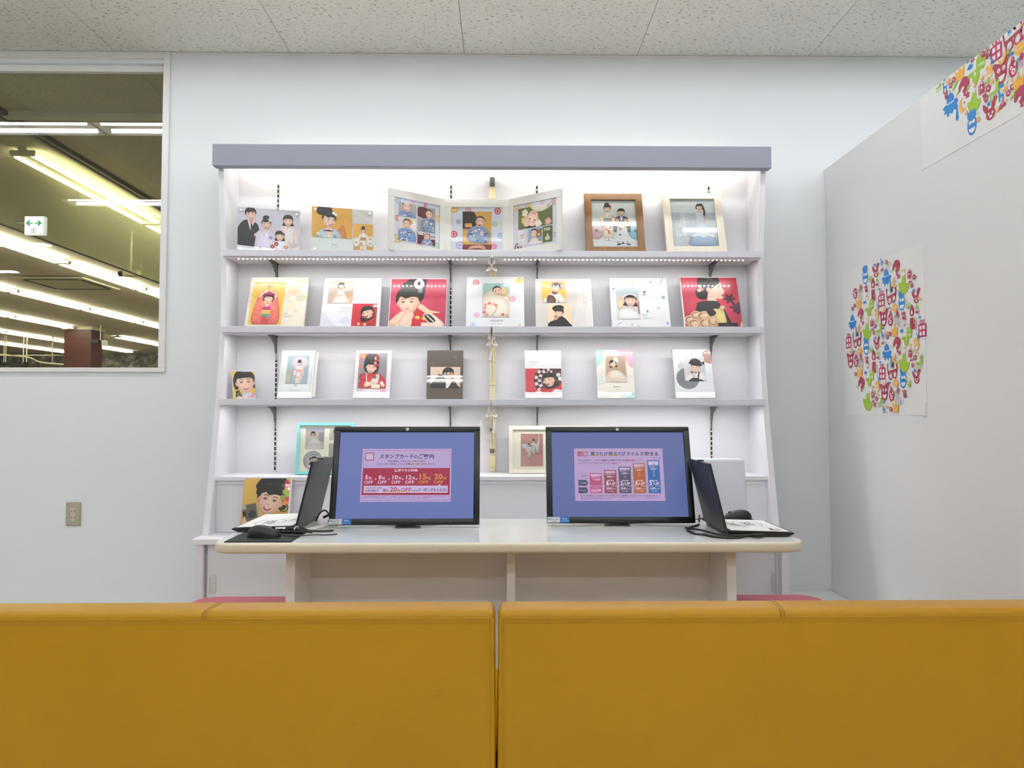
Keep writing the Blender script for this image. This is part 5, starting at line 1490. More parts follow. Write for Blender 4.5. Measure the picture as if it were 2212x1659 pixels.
def monitor(bl, br, zt_lean, label, fn):
    a, b = PZ(bl[0], bl[1], DZ + .014), PZ(br[0], br[1], DZ + .014)
    w, h_ = math.hypot(b.x - a.x, b.y - a.y), .366
    yaw = math.atan2(b.y - a.y, b.x - a.x); le = R(zt_lean)
    m = (a + b) / 2
    o = thing('monitor', (m.x, m.y, DZ), label, 'monitor', 'monitors on the desk', (0, 0, yaw))
    RT = Matrix.Translation((0, 0, .014)) @ Matrix.Rotation(-le, 4, 'X')

    def part(mb, name, mt, sm=False):
        for v in mb.bm.verts: v.co = RT @ v.co
        return mb.build(name, mt, o, True, sm)
    bx, bt, bb = .0225, .0215, .0225
    q = MB()
    W2 = w / 2
    q.box(-W2, 0, 0, W2, .02, bb, .003).box(-W2, 0, h_ - bt, W2, .02, h_, .003).box(-W2, 0, .004, -W2 + bx, .02, h_ - .004, .002).box(W2 - bx, 0, .004, W2, .02, h_ - .004, .002)
    bz = part(q, 'bezel', 'black_bezel', True)
    part(MB().box(-W2 + .003, .012, .003, W2 - .003, .045, h_ - .003, .008, 3), 'back_cover', 'black_plastic', True)
    part(MB().box(-.11, .045, .06, .11, .085, .27, .012), 'back_housing', 'black_plastic', True)
    MB().box(-.05, .085, .006, .05, .125, .2, .01).build('stand_column', 'black_plastic', o, True, True)
    MB().box(-.11, .1, 0, .11, .25, .008, .003).build('base_plate', 'black_plastic', o, True, True)
    sw_, sh_ = w - 2 * bx, h_ - bt - bb
    A = Art(1, sh_ / sw_); fn(A)
    s = A.build('screen', 'screen_light', o, sw_, (0, 0, 0), 2e-5)
    s.matrix_local = RT @ Matrix.Translation((-sw_ / 2, .0075, bb))
    A = Art(1, 1); A.ell(.5, .5, .5, .5, '#e8e8ea', 0, 28); A.text('hp', .27, .73, .38, .5, '#20242c', .02)
    s = A.build('logo_badge', 'print_flat', o, .0115, (0, 0, 0), 2e-5); s.matrix_local = RT @ Matrix.Translation((-.0055, -.0004, h_ - bt / 2 - .006))
    A = Art(1, .25); A.rr(0, 0, 1, .25, .035, '#e9ebee'); A.poly([(.56, 0), (.97, 0), (1, .03), (1, .22), (.97, .25), (.59, .25)], '#1b78c8')
    A.text('Hydro Ag', .05, .46, .12, .1, '#3a4048', .01); A.text('+', .48, .53, .15, .08, '#3a4048'); A.ring(.075, .155, .055, .055, .012, '#6a7078', 12); A.text('FUJIFILM', .16, .42, .035, .06, '#2f343a', .012)
    A.text('抗菌防臭', .67, .89, .145, .075, '#d6e8f8', .01); A.text('コーティング中', .61, .96, .045, .075, '#d6e8f8', .008)
    s = A.build('sticker', 'print_satin', o, .082, (0, 0, 0), 2e-5); s.matrix_local = RT @ Matrix.Translation((-W2 + .001, -.0006, .001))
    for i in range(5):
        x = W2 - .045 - .0155 * i - (.02 if False else 0)
        A = Art(1, 1); A.ell(.5, .5, .5, .5, '#b9bcc4' if i == 4 else '#4a4e56', 0, 10)
        s = A.build('button', 'print_flat', o, .003 if i == 4 else .0022, (0, 0, 0)); s.matrix_local = RT @ Matrix.Translation((x, -.0004, .009))
    A = Art(1, 1); A.rect(0, 0, 1, 1, '#3d63b8'); s = A.build('power_light', 'print_flat', o, .002, (0, 0, 0)); s.matrix_local = RT @ Matrix.Translation((W2 - .008, -.0004, .006))
    return o


def slide_stamp(A):
    A.rect(0, 0, 1, A.h, '#6b79b8'); A.ell(.0, .6, .3, .3, '#6c7ab7'); 
    h0 = A.h
    A.push(.171, .19 * h0, .662)                     # card, 1 x .594
    N, RD, LV, YE, WH = '#2d2052', '#a82345', '#bda8d8', '#dca04e', '#ecd3ee'
    A.rect(0, 0, 1, .594, '#c3a9dc'); A.rr(.014, .014, .986, .58, .018, RD); A.rr(.017, .017, .983, .577, .016, LV)
    A.rect(.017, .075, .983, .376, RD)
    A.rect(.035, .462, .13, .552, '#9a2546'); A.rect(.043, .474, .122, .54, '#dcc6e6'); A.text('スタジオ', .05, .117, .513, .022, '#8a2546', .02); A.text('マリオ', .06, .108, .487, .02, '#8a2546', .02)
    for k in range(6): A.rect(.042 + .014 * k, .465, .049 + .014 * k, .47, '#dcc6e6'); A.rect(.042 + .014 * k, .545, .049 + .014 * k, .549, '#dcc6e6')
    A.text('スタンプカード', .195, .575, .487, .056, N, .022); A.text('の', .58, .62, .487, .044, N, .022); A.text('ご案内', .628, .805, .487, .056, N, .022)
    A.rect(.48, .438, .705, .446, '#d0b27c'); A.text('1回の撮影につき', .29, .475, .443, .026, N, .01); A.text('スタンプを1つGET!', .48, .705, .443, .026, N, .012)
    A.rect(.49, .406, .66, .413, '#d0b27c'); A.text('スタンプが1つ貯まるごとに、', .165, .485, .411, .026, N, .01); A.text('お得なクーポン', .49, .66, .411, .026, N, .014); A.text('をプレゼント♪', .665, .825, .411, .026, N, .01)
    A.text('獲得できる特典', .365, .625, .337, .032, WH, .018)
    xs = [.035, .185, .338, .49, .64, .805]
    for i, (x, n) in enumerate(zip(xs, ('5', '8', '10', '12', '15', '20'))):
        c = YE if i > 3 else WH; big = .085 if i > 3 else .066
        x1 = x + (.04 if i < 2 else .068 if i < 4 else .085 if i == 4 else .098)
        A.text(n, x + .01, x1, .25, big, c, .02); A.text('%', x1 + .005, x1 + .044, .25, .038, c, .015)
        A.text('OFF', x + .0, x + .1 + (.008 if i > 3 else 0), .2, .05, c, .01)
        if i < 5: A.line([(x + .128, .19), (x + .128, .31)], .0012, '#bf5a74'); A.poly([(x + .122, .24), (x + .137, .252), (x + .122, .264)], YE if i == 4 else WH)
    A.rect(.035, .098, .965, .178, '#d3bce4'); A.poly([(.85, .177), (.885, .2), (.88, .177)], '#d3bce4')
    A.text('スタジオマリオの', .05, .235, .143, .026, N, .016); A.text('お会計総額が', .05, .2, .113, .026, N, .016)
    A.rect(.24, .108, .56, .118, '#d8b078'); A.text('最大', .247, .315, .116, .036, RD, .018); A.text('20', .325, .405, .114, .07, RD, .012); A.text('%', .41, .44, .114, .035, RD, .015); A.text('OFF', .447, .56, .114, .058, RD, .008)
    A.text('になる', .565, .63, .115, .026, N, .014); A.text('クーポンがもらえる!', .635, .95, .115, .042, N, .018)
    A.text('※有効期限は最終撮影日より2年間です。※1回の撮影ごとに1スタンプ押印いたします。※クーポンは次回撮影時にご利用いただけます。', .04, .95, .053, .014, '#6a4a78'); A.text('※他のクーポンとの併用はできません。※スタンプカードの再発行はできません。詳しくは店頭にてご確認ください。', .04, .8, .037, .014, '#6a4a78')
    A.pop()


def slide_mile(A):
    A.rect(0, 0, 1, A.h, '#606ea8'); h0 = A.h
    A.push(.168, .184 * h0, .668)                    # card, 1 x .593
    N = '#372a58'
    A.rect(0, 0, 1, .593, '#bda2cf')
    A.rect(.038, .503, .092, .557, '#ae3350'); A.text('カメラの', .045, .086, .533, .013, '#ecd3ee', .02); A.text('キタムラ', .043, .088, .513, .016, '#ecd3ee', .03)
    A.frame(.098, .503, .154, .557, .006, '#ae3350'); A.text('スタジオ', .106, .146, .532, .013, '#ae3350', .02); A.text('マリオ', .108, .144, .515, .013, '#ae3350', .02)
    A.rect(.185, .506, .28, .52, '#c9a458'); A.rect(.388, .506, .488, .52, '#c9a458')
    for t, a, b in (('買う', .185, .28), ('たび', .288, .382), ('売る', .388, .488), ('たび', .495, .58), ('マイル', .59, .735), ('が', .75, .788), ('貯まる', .8, .95)): A.text(t, a, b, .513, .05, N, .02)
    A.text('マイルを貯めると、ブロンズ会員からは買取や下取でも', .04, .565, .447, .024, N, .012); A.text('買取金額アップ!', .57, .752, .447, .024, '#a5284a', .014)
    A.text('さらにランクアップするごとに', .04, .32, .414, .022, N, .012); A.text('クーポンも届く!', .325, .488, .414, .022, '#8a2a58', .012)
    for i, (y, t, c) in enumerate(((.245, 'ランク別会員特典', None), (.168, 'ランク特典', '#4c4a66'), (.085, 'クーポン', '#4c4a66'))):
        p = [(.04, y), (.13, y), (.148, y + .033), (.13, y + .066), (.04, y + .066)]
        if c: A.poly(p, c)
        else: A.line(p + [p[0]], .003, '#9a6aa8')
        A.text(t, .055, .125, y + .026, .016, '#d8cbe6' if c else '#5a4070', .012)
    cols = [('#b9567e', '#c4588c', .31), ('#92484c', '#92484c', .345), ('#55506a', '#55506a', .383), ('#b4602e', '#b4602e', .42), ('#2a68ae', '#2a68ae', .457)]
    for i, (c, c2, top) in enumerate(cols):
        x = .168 + .163 * i; x1 = x + .136
        A.rect(x, .17, x1, top, c); A.rect(x, .085, x1, .163, c2)
        A.rect(x + .012, top - (.035 if i < 4 else .055), x1 - .012, top - .011, '#d9c4e4')
        A.text(('レギュラー会員', 'ブロンズ会員', 'シルバー会員', 'ゴールド会員', 'プラチナ')[i], x + .024, x1 - .024, top - .029, .017, c, .012)
        if i == 4: A.text('会員', x + .05, x1 - .05, top - .05, .014, c, .01)
        y = top - (.054 if i < 4 else .078)
        A.text('累計獲得マイル', x + .018, x1 - .018, y, .016, '#dcc8e4', .012)
        A.text(('〜499', '500〜', '1,000〜', '1,500〜', '2,500〜')[i], x + .03, x1 - .018, y - .03, .03, '#e6d4ec', .014)
        if i:
            for k in range(i if i > 1 else 1):
                yy = y - .045 - .018 * k
                if yy > .225: A.line([(x + .056, yy), (x + .068, yy - .01), (x + .08, yy)], .003, '#d2bede')
            A.text('買取金額', x + .03, x1 - .03, .219, .018, '#dcc8e4', .012)
            b = .055 if i < 4 else .075
            A.text(str((0, 1, 2, 3, 5)[i]), x + .012 + (.01 if i == 1 else 0), x + .042, .178, b, '#ecdcf0', .02)
            A.text('%', x + .044, x + .06, .178 if i < 4 else .212, .026, '#ecdcf0', .014); A.text('UP', x + .063, x1 - .012, .178, .042, '#ecdcf0', .014)
            A.ell(x + .068, .1665, .009, .008, '#3a2a4a'); A.text(('', '200', '300', '500', '1,000')[i], x + .016, x + .075, .128, .033, '#ecdcf0', .014); A.text('円以上割引', x + .078, x1 - .012, .13, .014, '#dcc8e4', .01); A.text('クーポン', x + .03, x1 - .03, .1, .022, '#dcc8e4', .012)
            A.poly([(x - .018, .18), (x - .008, .19), (x - .018, .2)], '#4a2a5a')
        else:
            A.text('プリントなど', x + .03, x1 - .03, .142, .014, '#e0b8d4', .01); A.text('5%OFF', x + .012, x1 - .012, .1, .042, '#ecd8ee', .014)
    A.line([(.90, .465), (.893, .492), (.918, .478), (.933, .5), (.946, .476), (.972, .486), (.956, .46)], .003, '#5a6ab0')
    A.text('●毎月のご購入額に応じて100円(税込)につき1マイル獲得できます。', .06, .5, .052, .016, N, .012); A.text('●買取時には100円につき1マイル獲得できます。', .515, .915, .052, .016, N, .012)
    A.text('※獲得したマイルの有効期間は翌々年3月末までです。※会員ランクは毎年4月に前年の獲得マイル数に応じて更新されます。※クーポンは会員証アプリに配信されます。', .06, .955, .033, .013, '#5a4070'); A.text('※特典内容は予告なく変更する場合がございます。', .06, .4, .018, .013, '#5a4070')
    A.pop()


mon1 = monitor((709, 1134), (1035.5, 1133), 14, 'left black monitor showing a red discount stamp card slide', slide_stamp)
mon2 = monitor((1181.5, 1129.5), (1503, 1129.5), 15, 'right black monitor showing a bar chart slide of rising steps', slide_mile)

# ================================================================== LAPTOPS


def laptop(hinge_x, tip_x, y0, y1, label, paper):
    """side view: hinge_x the hinge line, tip_x the far edge of the keyboard half; depth runs y0..y1"""
    sg = 1 if tip_x > hinge_x else -1
    o = thing('laptop', (hinge_x, (y0 + y1) / 2, DZ), label, 'laptop', 'open laptops at the desk ends'); z = DZ
    xa, xb = sorted((hinge_x, tip_x))
    q = MB().prism([(hinge_x, z + .002), (tip_x - sg * .02, z + .002), (tip_x, z + .011), (tip_x, z + .014), (hinge_x, z + .021)], 'y', y0, y1)
    q.build('base', 'black_plastic', o)
    k = math.radians(103.5); L = .235
    dx, dz = -sg * math.sin(k - math.pi / 2) * L, math.cos(k - math.pi / 2) * L
    nx, nz = -sg * .0075 * math.cos(k - math.pi / 2), -.0075 * math.sin(k - math.pi / 2)
    hx, hz = hinge_x - sg * .001, z + .0205
    lid = MB().prism([(hx, hz), (hx + dx, hz + dz), (hx + dx + nx, hz + dz - nz * -1), (hx + nx, hz + nz)], 'y', y0, y1).build('lid', 'laptop_cover', o)
    MB().prism([(hx + sg * .0008 + dx * .06, hz + dz * .06), (hx + sg * .0008 + dx * .95, hz + dz * .95), (hx + dx * .95, hz + dz * .95), (hx + dx * .06, hz + dz * .06)], 'y', y0 + .012, y1 - .012).build('display', 'black_bezel', lid)
    for y in (y0 + .05, y1 - .05): MB().tube([(hinge_x, y - .02, z + .0195), (hinge_x, y + .02, z + .0195)], .0075, 10).build('hinge', 'black_plastic', o, False, True)
    MB().box(hx + dx - .02 * 0 - .01, y0 + .12, hz + dz - .002, hx + dx + .01, y1 - .12, hz + dz + .004, .002).build('camera_bump', 'black_plastic', lid)
    A = Art(1, .2); A.text('ThinkPad', 0, 1, .03, .2, '#9a9ca0', .01)
    s = A.build('logo', 'print_flat', lid, .05, (0, 0, 0)); s.matrix_parent_inverse = Matrix()
    # outer face of the lid, towards -sg side
    up = Vector((dx, 0, dz)).normalized(); n = Vector((-sg * dz, 0, sg * dx)).normalized()
    ax = Vector((0, sg, 0)) * -1
    ax = n.cross(Vector((0, 0, 1))).normalized() * -1
    zax = up; xax = Vector((0, -1, 0)) if sg > 0 else Vector((0, 1, 0)); xax = xax * -1
    yax = zax.cross(xax)
    base = Vector((hx + nx, (y0 + .02) if True else 0, hz + nz)) + up * .2 + n * 0
    off = Vector((-sg, 0, 0)) * .0012
    # writing runs down the lid near its front edge
    m4 = Matrix((( -up.x * 1, -sg * -1 * 0 + (sg * 1) * 0 + -(-sg), 0 * 1, base.x + off.x), (0, 0, 1 if sg > 0 else 1, base.y), (-up.z, 0, 0, base.z), (0, 0, 0, 1)))
    X = -up; Z = Vector((0, 1, 0)) if sg < 0 else Vector((0, -1, 0)) * -1
    Y = Z.cross(X)
    if Y.x * sg < 0: X = up; Y = Z.cross(X); base = base - up * .05
    s.matrix_local = mtx(lid).inverted() @ Matrix(((X.x, Y.x, Z.x, base.x + off.x), (X.y, Y.y, Z.y, base.y), (X.z, Y.z, Z.z, base.z), (0, 0, 0, 1)))
    # keyboard deck under the sheet
    fx = lambda x: z + .014 + .007 * (x - tip_x) / (hinge_x - tip_x)
    k0, k1 = xa + .03, xb - .05
    MB().prism([(k0, fx(k0) - .002), (k1, fx(k1) - .002), (k1, fx(k1) + .0006), (k0, fx(k0) + .0006)], 'y', y0 + .02, y1 - .02).build('keyboard', 'black_matte', o)
    return o


lap1 = laptop(-.731, -.952, 2.556, 2.885, 'dark open laptop left of the left monitor, white sheet on its keyboard', None)
lap2 = laptop(.765, .990, 2.437, 2.70, 'dark open laptop right of the right monitor, white sheet on its keyboard', None)


def sheet(x0, x1, y0, y1, zl, zr, fn, label, rot):
    o = thing('paper_sheet', ((x0 + x1) / 2, (y0 + y1) / 2, DZ), label, 'paper', 'white sheets lying on the laptops')
    q = MB(); v = [(x0, y0, zl), (x1, y0, zr), (x1, y1, zr), (x0, y1, zl)]
    A_ = [q.bm.verts.new(p) for p in v]; B_ = [q.bm.verts.new((p[0], p[1], p[2] + .0015)) for p in v]
    q.bm.faces.new(A_[::-1]); q.bm.faces.new(B_)
    for i in range(4): q.bm.faces.new((A_[i], A_[(i + 1) % 4], B_[(i + 1) % 4], B_[i]))
    q.build('sheet', 'paper_white', o)
    A = Art(x1 - x0, y1 - y0); fn(A)
    pr = A.build('print', 'print_flat', o, 1, (0, 0, 0), 1e-5)
    sl = math.atan2(zr - zl, x1 - x0)
    pr.matrix_parent_inverse = Matrix(); pr.matrix_local = mtx(o).inverted() @ Matrix.Translation((x0, y0, zl + .0021)) @ Matrix.Rotation(-sl, 4, 'Y') @ Matrix.Rotation(-math.pi / 2, 4, 'X')
    return o


def sheet_l(A):
    for cx, c in ((.068, '#8a5a6a'), (.115, '#6a5a6a')): A.ring(cx, .09, .030, .055, .002, c, 24)
    A.line([(.078, .12), (.074, .06)], .004, '#2a2a30'); A.line([(.104, .12), (.10, .06)], .004, '#2a2a30'); A.line([(.07, .085), (.11, .09)], .0016, '#5a5a62')
    A.push(.158, .12, .001, 68); A.text('Please return to your seat', 0, 120, 0, 20, '#44464c', .02); A.text('スタッフまで', 0, 90, -26, 18, '#44464c', .02); A.pop()


def sheet_r(A):
    for cx, c in ((.085, '#6a5a6a'), (.13, '#5a5a66')): A.ring(cx, .15, .030, .045, .002, c, 24)
    A.line([(.095, .18), (.10, .12)], .004, '#2a2a30'); A.line([(.118, .18), (.125, .12)], .004, '#2a2a30'); A.line([(.07, .145), (.15, .15)], .0014, '#5a5a62')
    A.push(.02, .19, .001, -68); A.text('お手を触れないで', 0, 130, 0, 17, '#44464c', .02); A.text('ください', 20, 110, -24, 17, '#44464c', .02); A.pop()
    r_ = random.Random(4)
    for k in range(26): A.ell(.165 + r_.uniform(-.02, .02), .035 + r_.uniform(-.025, .025), .0035, .004, r_.choice(['#8a4a4e', '#6f6a60', '#b98a86', '#9aa09a']), 0, 6)
    for k in range(8): A.ell(.012 + r_.uniform(0, .014), .235 + r_.uniform(-.02, .02), .004, .005, r_.choice(['#c9686e', '#b98a86']), 0, 6)


sheet(-.938, -.742, 2.562, 2.875, DZ + .0165, DZ + .0222, sheet_l, 'white sheet with a ring drawing lying on the left laptop keyboard', 0)
sheet(.776, .976, 2.443, 2.695, DZ + .0222, DZ + .0165, sheet_r, 'white sheet with a ring drawing lying on the right laptop keyboard', 0)

# ================================================================== MICE, PADS, CABLES


def mouse(loc, rz, label, cable):
    o = thing('computer_mouse', loc, label, 'mouse', 'black mice on the desk', (0, 0, rz))
    L, Wd, Hh = .058, .031, .037
    q = MB(); rings = []
    nu, nv = 14, 12
    for i in range(nu + 1):
        t = i / nu; x = -L + 2 * L * t
        e = (1 - abs(2 * t - 1) ** 3.2) ** .5
        w_ = Wd * e * (1 - .12 * math.sin(math.pi * t)); hh = Hh * e ** .8 * (1.0 - .42 * t + .22 * math.sin(math.pi * (1 - t)))
        rings.append([q.bm.verts.new((x, w_ * math.cos(math.pi * k / nv), .0012 + hh * math.sin(math.pi * k / nv) ** .75)) for k in range(nv + 1)])
    for i in range(nu):
        for k in range(nv): q.bm.faces.new((rings[i][k], rings[i + 1][k], rings[i + 1][k + 1], rings[i][k + 1]))
        q.bm.faces.new((rings[i][0], rings[i][-1], rings[i + 1][-1], rings[i + 1][0]))
    bmesh.ops.remove_doubles(q.bm, verts=q.bm.verts[:], dist=1e-6); bmesh.ops.recalc_face_normals(q.bm, faces=q.bm.faces[:])
    q.build('body', 'black_plastic', o, True, True)
    MB().tube([(.03, -.003, .0265), (.03, .003, .0265)], .007, 14).build('scroll_wheel', 'black_matte', o, True, True)
    MB().tube(spline([(.012, 0, .034), (.03, 0, .0295), (.054, 0, .014)]), .0008, 5).build('button_split', 'slot_dark', o, True)
    MB().tube(spline(cable), .002, 6).build('cable', 'cable_black', o, False, True)
    return o


def pad(x0, x1, y0, y1, label):
    o = setp(MB().box(x0, y0, DZ + .0003, x1, y1, DZ + .003, .001, 1).build('mouse_pad', 'black_matte'), label, 'mouse pad', 'black mouse pads')


pad(-.905, -.687, 2.362, 2.548, 'black mouse pad at the left front corner of the desk')
pad(.785, .985, 2.745, 2.868, 'black mouse pad at the back right corner of the desk')
ml = PZ(560, 1165, DZ + .003)
z = DZ + .006
mouse((ml.x, 2.452, DZ + .003), R(-4), 'black mouse on the pad in front of the left laptop',
      [(ml.x + .056, 2.448, z + .004), (ml.x + .1, 2.445, z), (ml.x + .16, 2.47, z), (ml.x + .2, 2.485, z - .003), (ml.x + .235, 2.5, z - .003)])
mr = PZ(1589, 1124, DZ + .003)
mouse((mr.x + .012, 2.806, DZ + .003), R(184), 'black mouse behind the right laptop',
      [(mr.x - .044, 2.806, z + .004), (mr.x - .09, 2.81, z), (mr.x - .14, 2.82, z - .002), (mr.x - .18, 2.80, z - .002)])

zz = DZ + .0035


def cord(name, label, paths, cat='cable'):
    o = thing(name, Vector(paths[0][0][0]), label, cat)
    for pts, r, m in paths: MB().tube(spline(pts, 5), r, 7).build('strand', m, o, False, True)
    return o


c = cord('cable_bundle', 'tied black cable bundle with a lock in front of the left laptop', [
    ([(-.775, 2.535, zz), (-.75, 2.53, zz + .012), (-.72, 2.525, zz + .014), (-.69, 2.53, zz + .006), (-.665, 2.54, zz)], .0045, 'cable_black'),
    ([(-.78, 2.53, zz), (-.755, 2.52, zz + .004), (-.72, 2.515, zz + .006), (-.69, 2.515, zz + .004), (-.70, 2.53, zz)], .005, 'cable_black'),
    ([(-.77, 2.545, zz + .01), (-.74, 2.54, zz + .019), (-.70, 2.54, zz + .014), (-.675, 2.545, zz + .004), (-.63, 2.56, zz), (-.60, 2.575, zz)], .0035, 'cable_black'),
    ([(-.72, 2.52, zz - .002), (-.722, 2.519, zz + .014), (-.715, 2.53, zz + .021), (-.71, 2.54, zz + .01)], .0022, 'cable_white')])
for k in range(4): MB().tube([(-.79 + .0085 * k, 2.536, zz + .012), (-.7835 + .0085 * k, 2.536, zz + .0125)], .0065, 10).build('lock_wheel', 'chrome', c, False, True)
MB().tube([(-.798, 2.537, zz + .012), (-.754, 2.535, zz + .0125)], .0052, 10).build('lock_body', 'metal_grey', c, False, True)
cord('cable', 'white cable running from the left laptop to the left monitor', [
    ([(-.71, 2.56, zz + .004), (-.68, 2.59, zz + .002), (-.65, 2.64, zz + .006), (-.62, 2.7, zz + .014), (-.59, 2.75, zz + .01)], .005, 'cable_white'),
    ([(-.715, 2.58, zz), (-.69, 2.63, zz), (-.66, 2.68, zz + .004), (-.64, 2.73, zz + .004), (-.6, 2.78, zz)], .004, 'cable_white')])
cord('cable', 'black cable looping up beside the left monitor', [
    ([(-.7, 2.72, zz + .01), (-.685, 2.72, zz + .04), (-.665, 2.725, zz + .05), (-.65, 2.735, zz + .025), (-.655, 2.74, zz + .004), (-.62, 2.76, zz)], .003, 'cable_black'),
    ([(-.675, 2.73, zz + .022), (-.655, 2.74, zz + .03), (-.63, 2.765, zz + .03)], .005, 'cable_black')])
cord('cable', 'black cables curling along the desk in front of the right laptop', [
    ([(.735, 2.69, zz), (.69, 2.63, zz), (.655, 2.55, zz + .004), (.665, 2.49, zz), (.69, 2.47, zz), (.71, 2.43, zz), (.75, 2.405, zz), (.79, 2.408, zz), (.81, 2.42, zz)], .0036, 'cable_black'),
    ([(.66, 2.59, zz + .004), (.70, 2.52, zz + .006), (.735, 2.45, zz + .004), (.79, 2.424, zz + .004), (.85, 2.42, zz + .007), (.88, 2.418, zz + .007)], .0038, 'cable_black'),
    ([(.738, 2.70, zz + .02), (.745, 2.715, zz + .03), (.75, 2.73, zz + .03), (.755, 2.76, zz + .02), (.76, 2.79, zz)], .0025, 'cable_black'),
    ([(.737, 2.69, zz + .01), (.743, 2.71, zz + .016), (.75, 2.75, zz + .014), (.76, 2.78, zz)], .0025, 'cable_black')])
u = thing('usb_stick', (.86, 2.42, DZ), 'small black plug lying in front of the right laptop', 'plug')
MB().box(.842, 2.412, zz - .001, .875, 2.424, zz + .011, .002).build('plug_body', 'black_plastic', u)

# ================================================================== PRINTED ICONS ON THE PARTITION
CR_, MG, BL, GR, OR = '#a92f4c', '#b81e5e', '#1f7fcc', '#97bb1f', '#e6a83a'
WHT = '#e9e8e6'


def icon(A, n, c=None):
    k = n
    if k == 'ghost':
        A.ell(0, -.08, .3, .42, BL); A.ell(0, -.2, .2, .2, WHT, 0, 14, 180, 360)
        for x in (-.2, -.07, .07, .2): A.ell(x, .36 + .06 * (1 - abs(x) * 4), .08, .16, BL)
        A.rect(-.19, -.02, -.03, .12, WHT); A.rect(.03, -.02, .19, .12, WHT); A.rect(-.05, .03, .05, .07, WHT)
    elif k == 'rabbit':
        A.ell(.03, -.2, .3, .26, CR_); A.blob([(-.22, -.1), (-.42, .1), (-.46, .38), (-.3, .3), (-.1, .06)], CR_); A.blob([(.1, 0), (.12, .34), (.34, .5), (.48, .38), (.36, .2), (.28, 0)], CR_)
        for x in (-.09, .15): A.ell(x, -.16, .06, .06, WHT)
        A.ell(.03, -.3, .1, .06, WHT)
    elif k == 'ufo':
        A.blob([(-.2, .0), (-.2, .3), (0, .44), (.2, .3), (.2, 0)], BL); A.line([(0, .4), (0, .52)], .03, BL); A.blob([(-.48, -.02), (-.2, .08), (.2, .08), (.48, -.02), (.4, -.18), (.34, -.38), (.22, -.3), (.1, -.44), (-.04, -.34), (-.18, -.48), (-.26, -.3), (-.42, -.3), (-.36, -.16)], BL)
        for x in (-.18, -.06, .06, .18): A.rr(x - .04, .0, x + .04, .08, .02, WHT)
    elif k == 'balloon':
        A.blob([(-.4, -.08), (-.36, .2), (-.05, .46), (.32, .36), (.44, .05), (.24, -.2), (.1, -.38), (.18, -.5), (-.04, -.46), (.0, -.36), (-.1, -.2), (.04, -.04), (-.14, .06), (-.3, -.12)], CR_)
    elif k == 'tail':
        A.blob([(-.44, .12), (-.2, .1), (-.06, .42), (.04, .3), (.16, .5), (.2, .0), (.44, -.02), (.42, -.24), (.2, -.46), (-.12, -.46), (-.36, -.2)], GR, 3)
    elif k == 'bag':
        A.rr(-.34, -.45, .3, .25, .05, CR_); A.ring(.0, .25, .2, .22, .06, CR_, 12, 0, 180); A.line([(-.2, -.4), (-.2, .2)], .04, WHT); A.rect(-.08, -.1, .1, .06, WHT); A.ring(.38, .0, .1, .3, .05, CR_, 12, -90, 90)
    elif k == 'candle':
        A.blob([(0, .5), (.15, .28), (.13, .08), (0, .02), (-.14, .1), (-.12, .3)], CR_); A.blob([(0, .28), (.06, .16), (0, .08), (-.06, .16)], WHT); A.rect(-.14, -.5, .14, -.04, CR_)
    elif k == 'gift':
        A.rect(-.36, -.5, .36, .22, MG)
        for x in (-.26, .05):
            for y in (-.42, -.08): A.rect(x, y, x + .2, y + .22, WHT)
        for x in (-.12, .12): A.ring(x, .34, .13, .14, .05, MG, 10)
    elif k == 'glasses':
        for x, y in ((-.16, -.26), (.28, -.2)): A.ring(x, y, .22, .24, .075, CR_, 16)
        A.line([(-.38, -.2), (-.48, .36), (-.36, .4)], .07, CR_, True); A.line([(.46, -.1), (.5, .3), (.28, .5), (.1, .34), (.18, .22)], .09, CR_, True); A.line([(-.36, -.05), (.46, .06)], .1, CR_)
    elif k == 'dino':
        A.blob([(0, -.1), (.02, .28), (.24, .5), (.46, .34), (.46, .06), (.4, -.12), (.18, -.1), (.16, -.3), (.0, -.5), (-.2, -.4), (-.28, -.18), (-.5, -.1), (-.42, .0), (-.2, -.04), (-.1, -.24)], GR, 3); A.ell(.24, .32, .05, .05, WHT)
        for x in (.12, .2, .28, .36): A.poly([(x, .1), (x + .07, .12), (x + .04, .0)], WHT)
        for x in (-.36, -.24, -.1): A.poly([(x, -.06), (x + .06, .06), (x + .1, -.08)], GR)
    elif k == 'bear':
        A.blob([(-.36, .1), (-.46, .3), (-.42, .44), (-.26, .4), (-.1, .32), (.12, .34), (.34, .5), (.46, .48), (.4, .3), (.3, .14), (.28, -.2), (.1, -.48), (-.14, -.48), (-.32, -.2)], CR_)
        for x in (-.14, .14): A.ell(x, .08, .08, .09, WHT); A.ell(x, .06, .03, .03, CR_)
        A.ell(0, -.16, .18, .22, WHT, 0, 16, 180, 360); A.ell(0, -.12, .05, .04, CR_)
    elif k == 'skull':
        A.ell(0, 0, .36, .49, MG); A.ell(-.14, .1, .1, .11, WHT); A.ell(.16, .2, .08, .09, WHT); A.ell(.03, -.16, .16, .18, WHT); A.ell(.03, -.16, .07, .08, MG); A.ell(-.12, .08, .04, .05, MG)
    elif k == 'crown':
        A.poly([(-.3, -.5), (-.44, .2), (-.2, .0), (-.02, .34), (.14, .0), (.44, .3), (.34, -.46)], OR)
        for x, y in ((-.46, .24), (-.02, .4), (.46, .36)): A.ell(x, y, .08, .09, OR)
    elif k == 'cat':
        A.ell(0, -.12, .28, .37, OR); A.ell(-.22, .26, .13, .14, OR); A.ell(.16, .34, .1, .14, OR); A.ell(0, -.24, .18, .18, WHT, 0, 14, 180, 360)
        for x in (-.1, .12): A.ell(x, .04, .05, .05, WHT)
        A.rect(-.2, -.14, .2, -.1, WHT)
    elif k == 'planet':
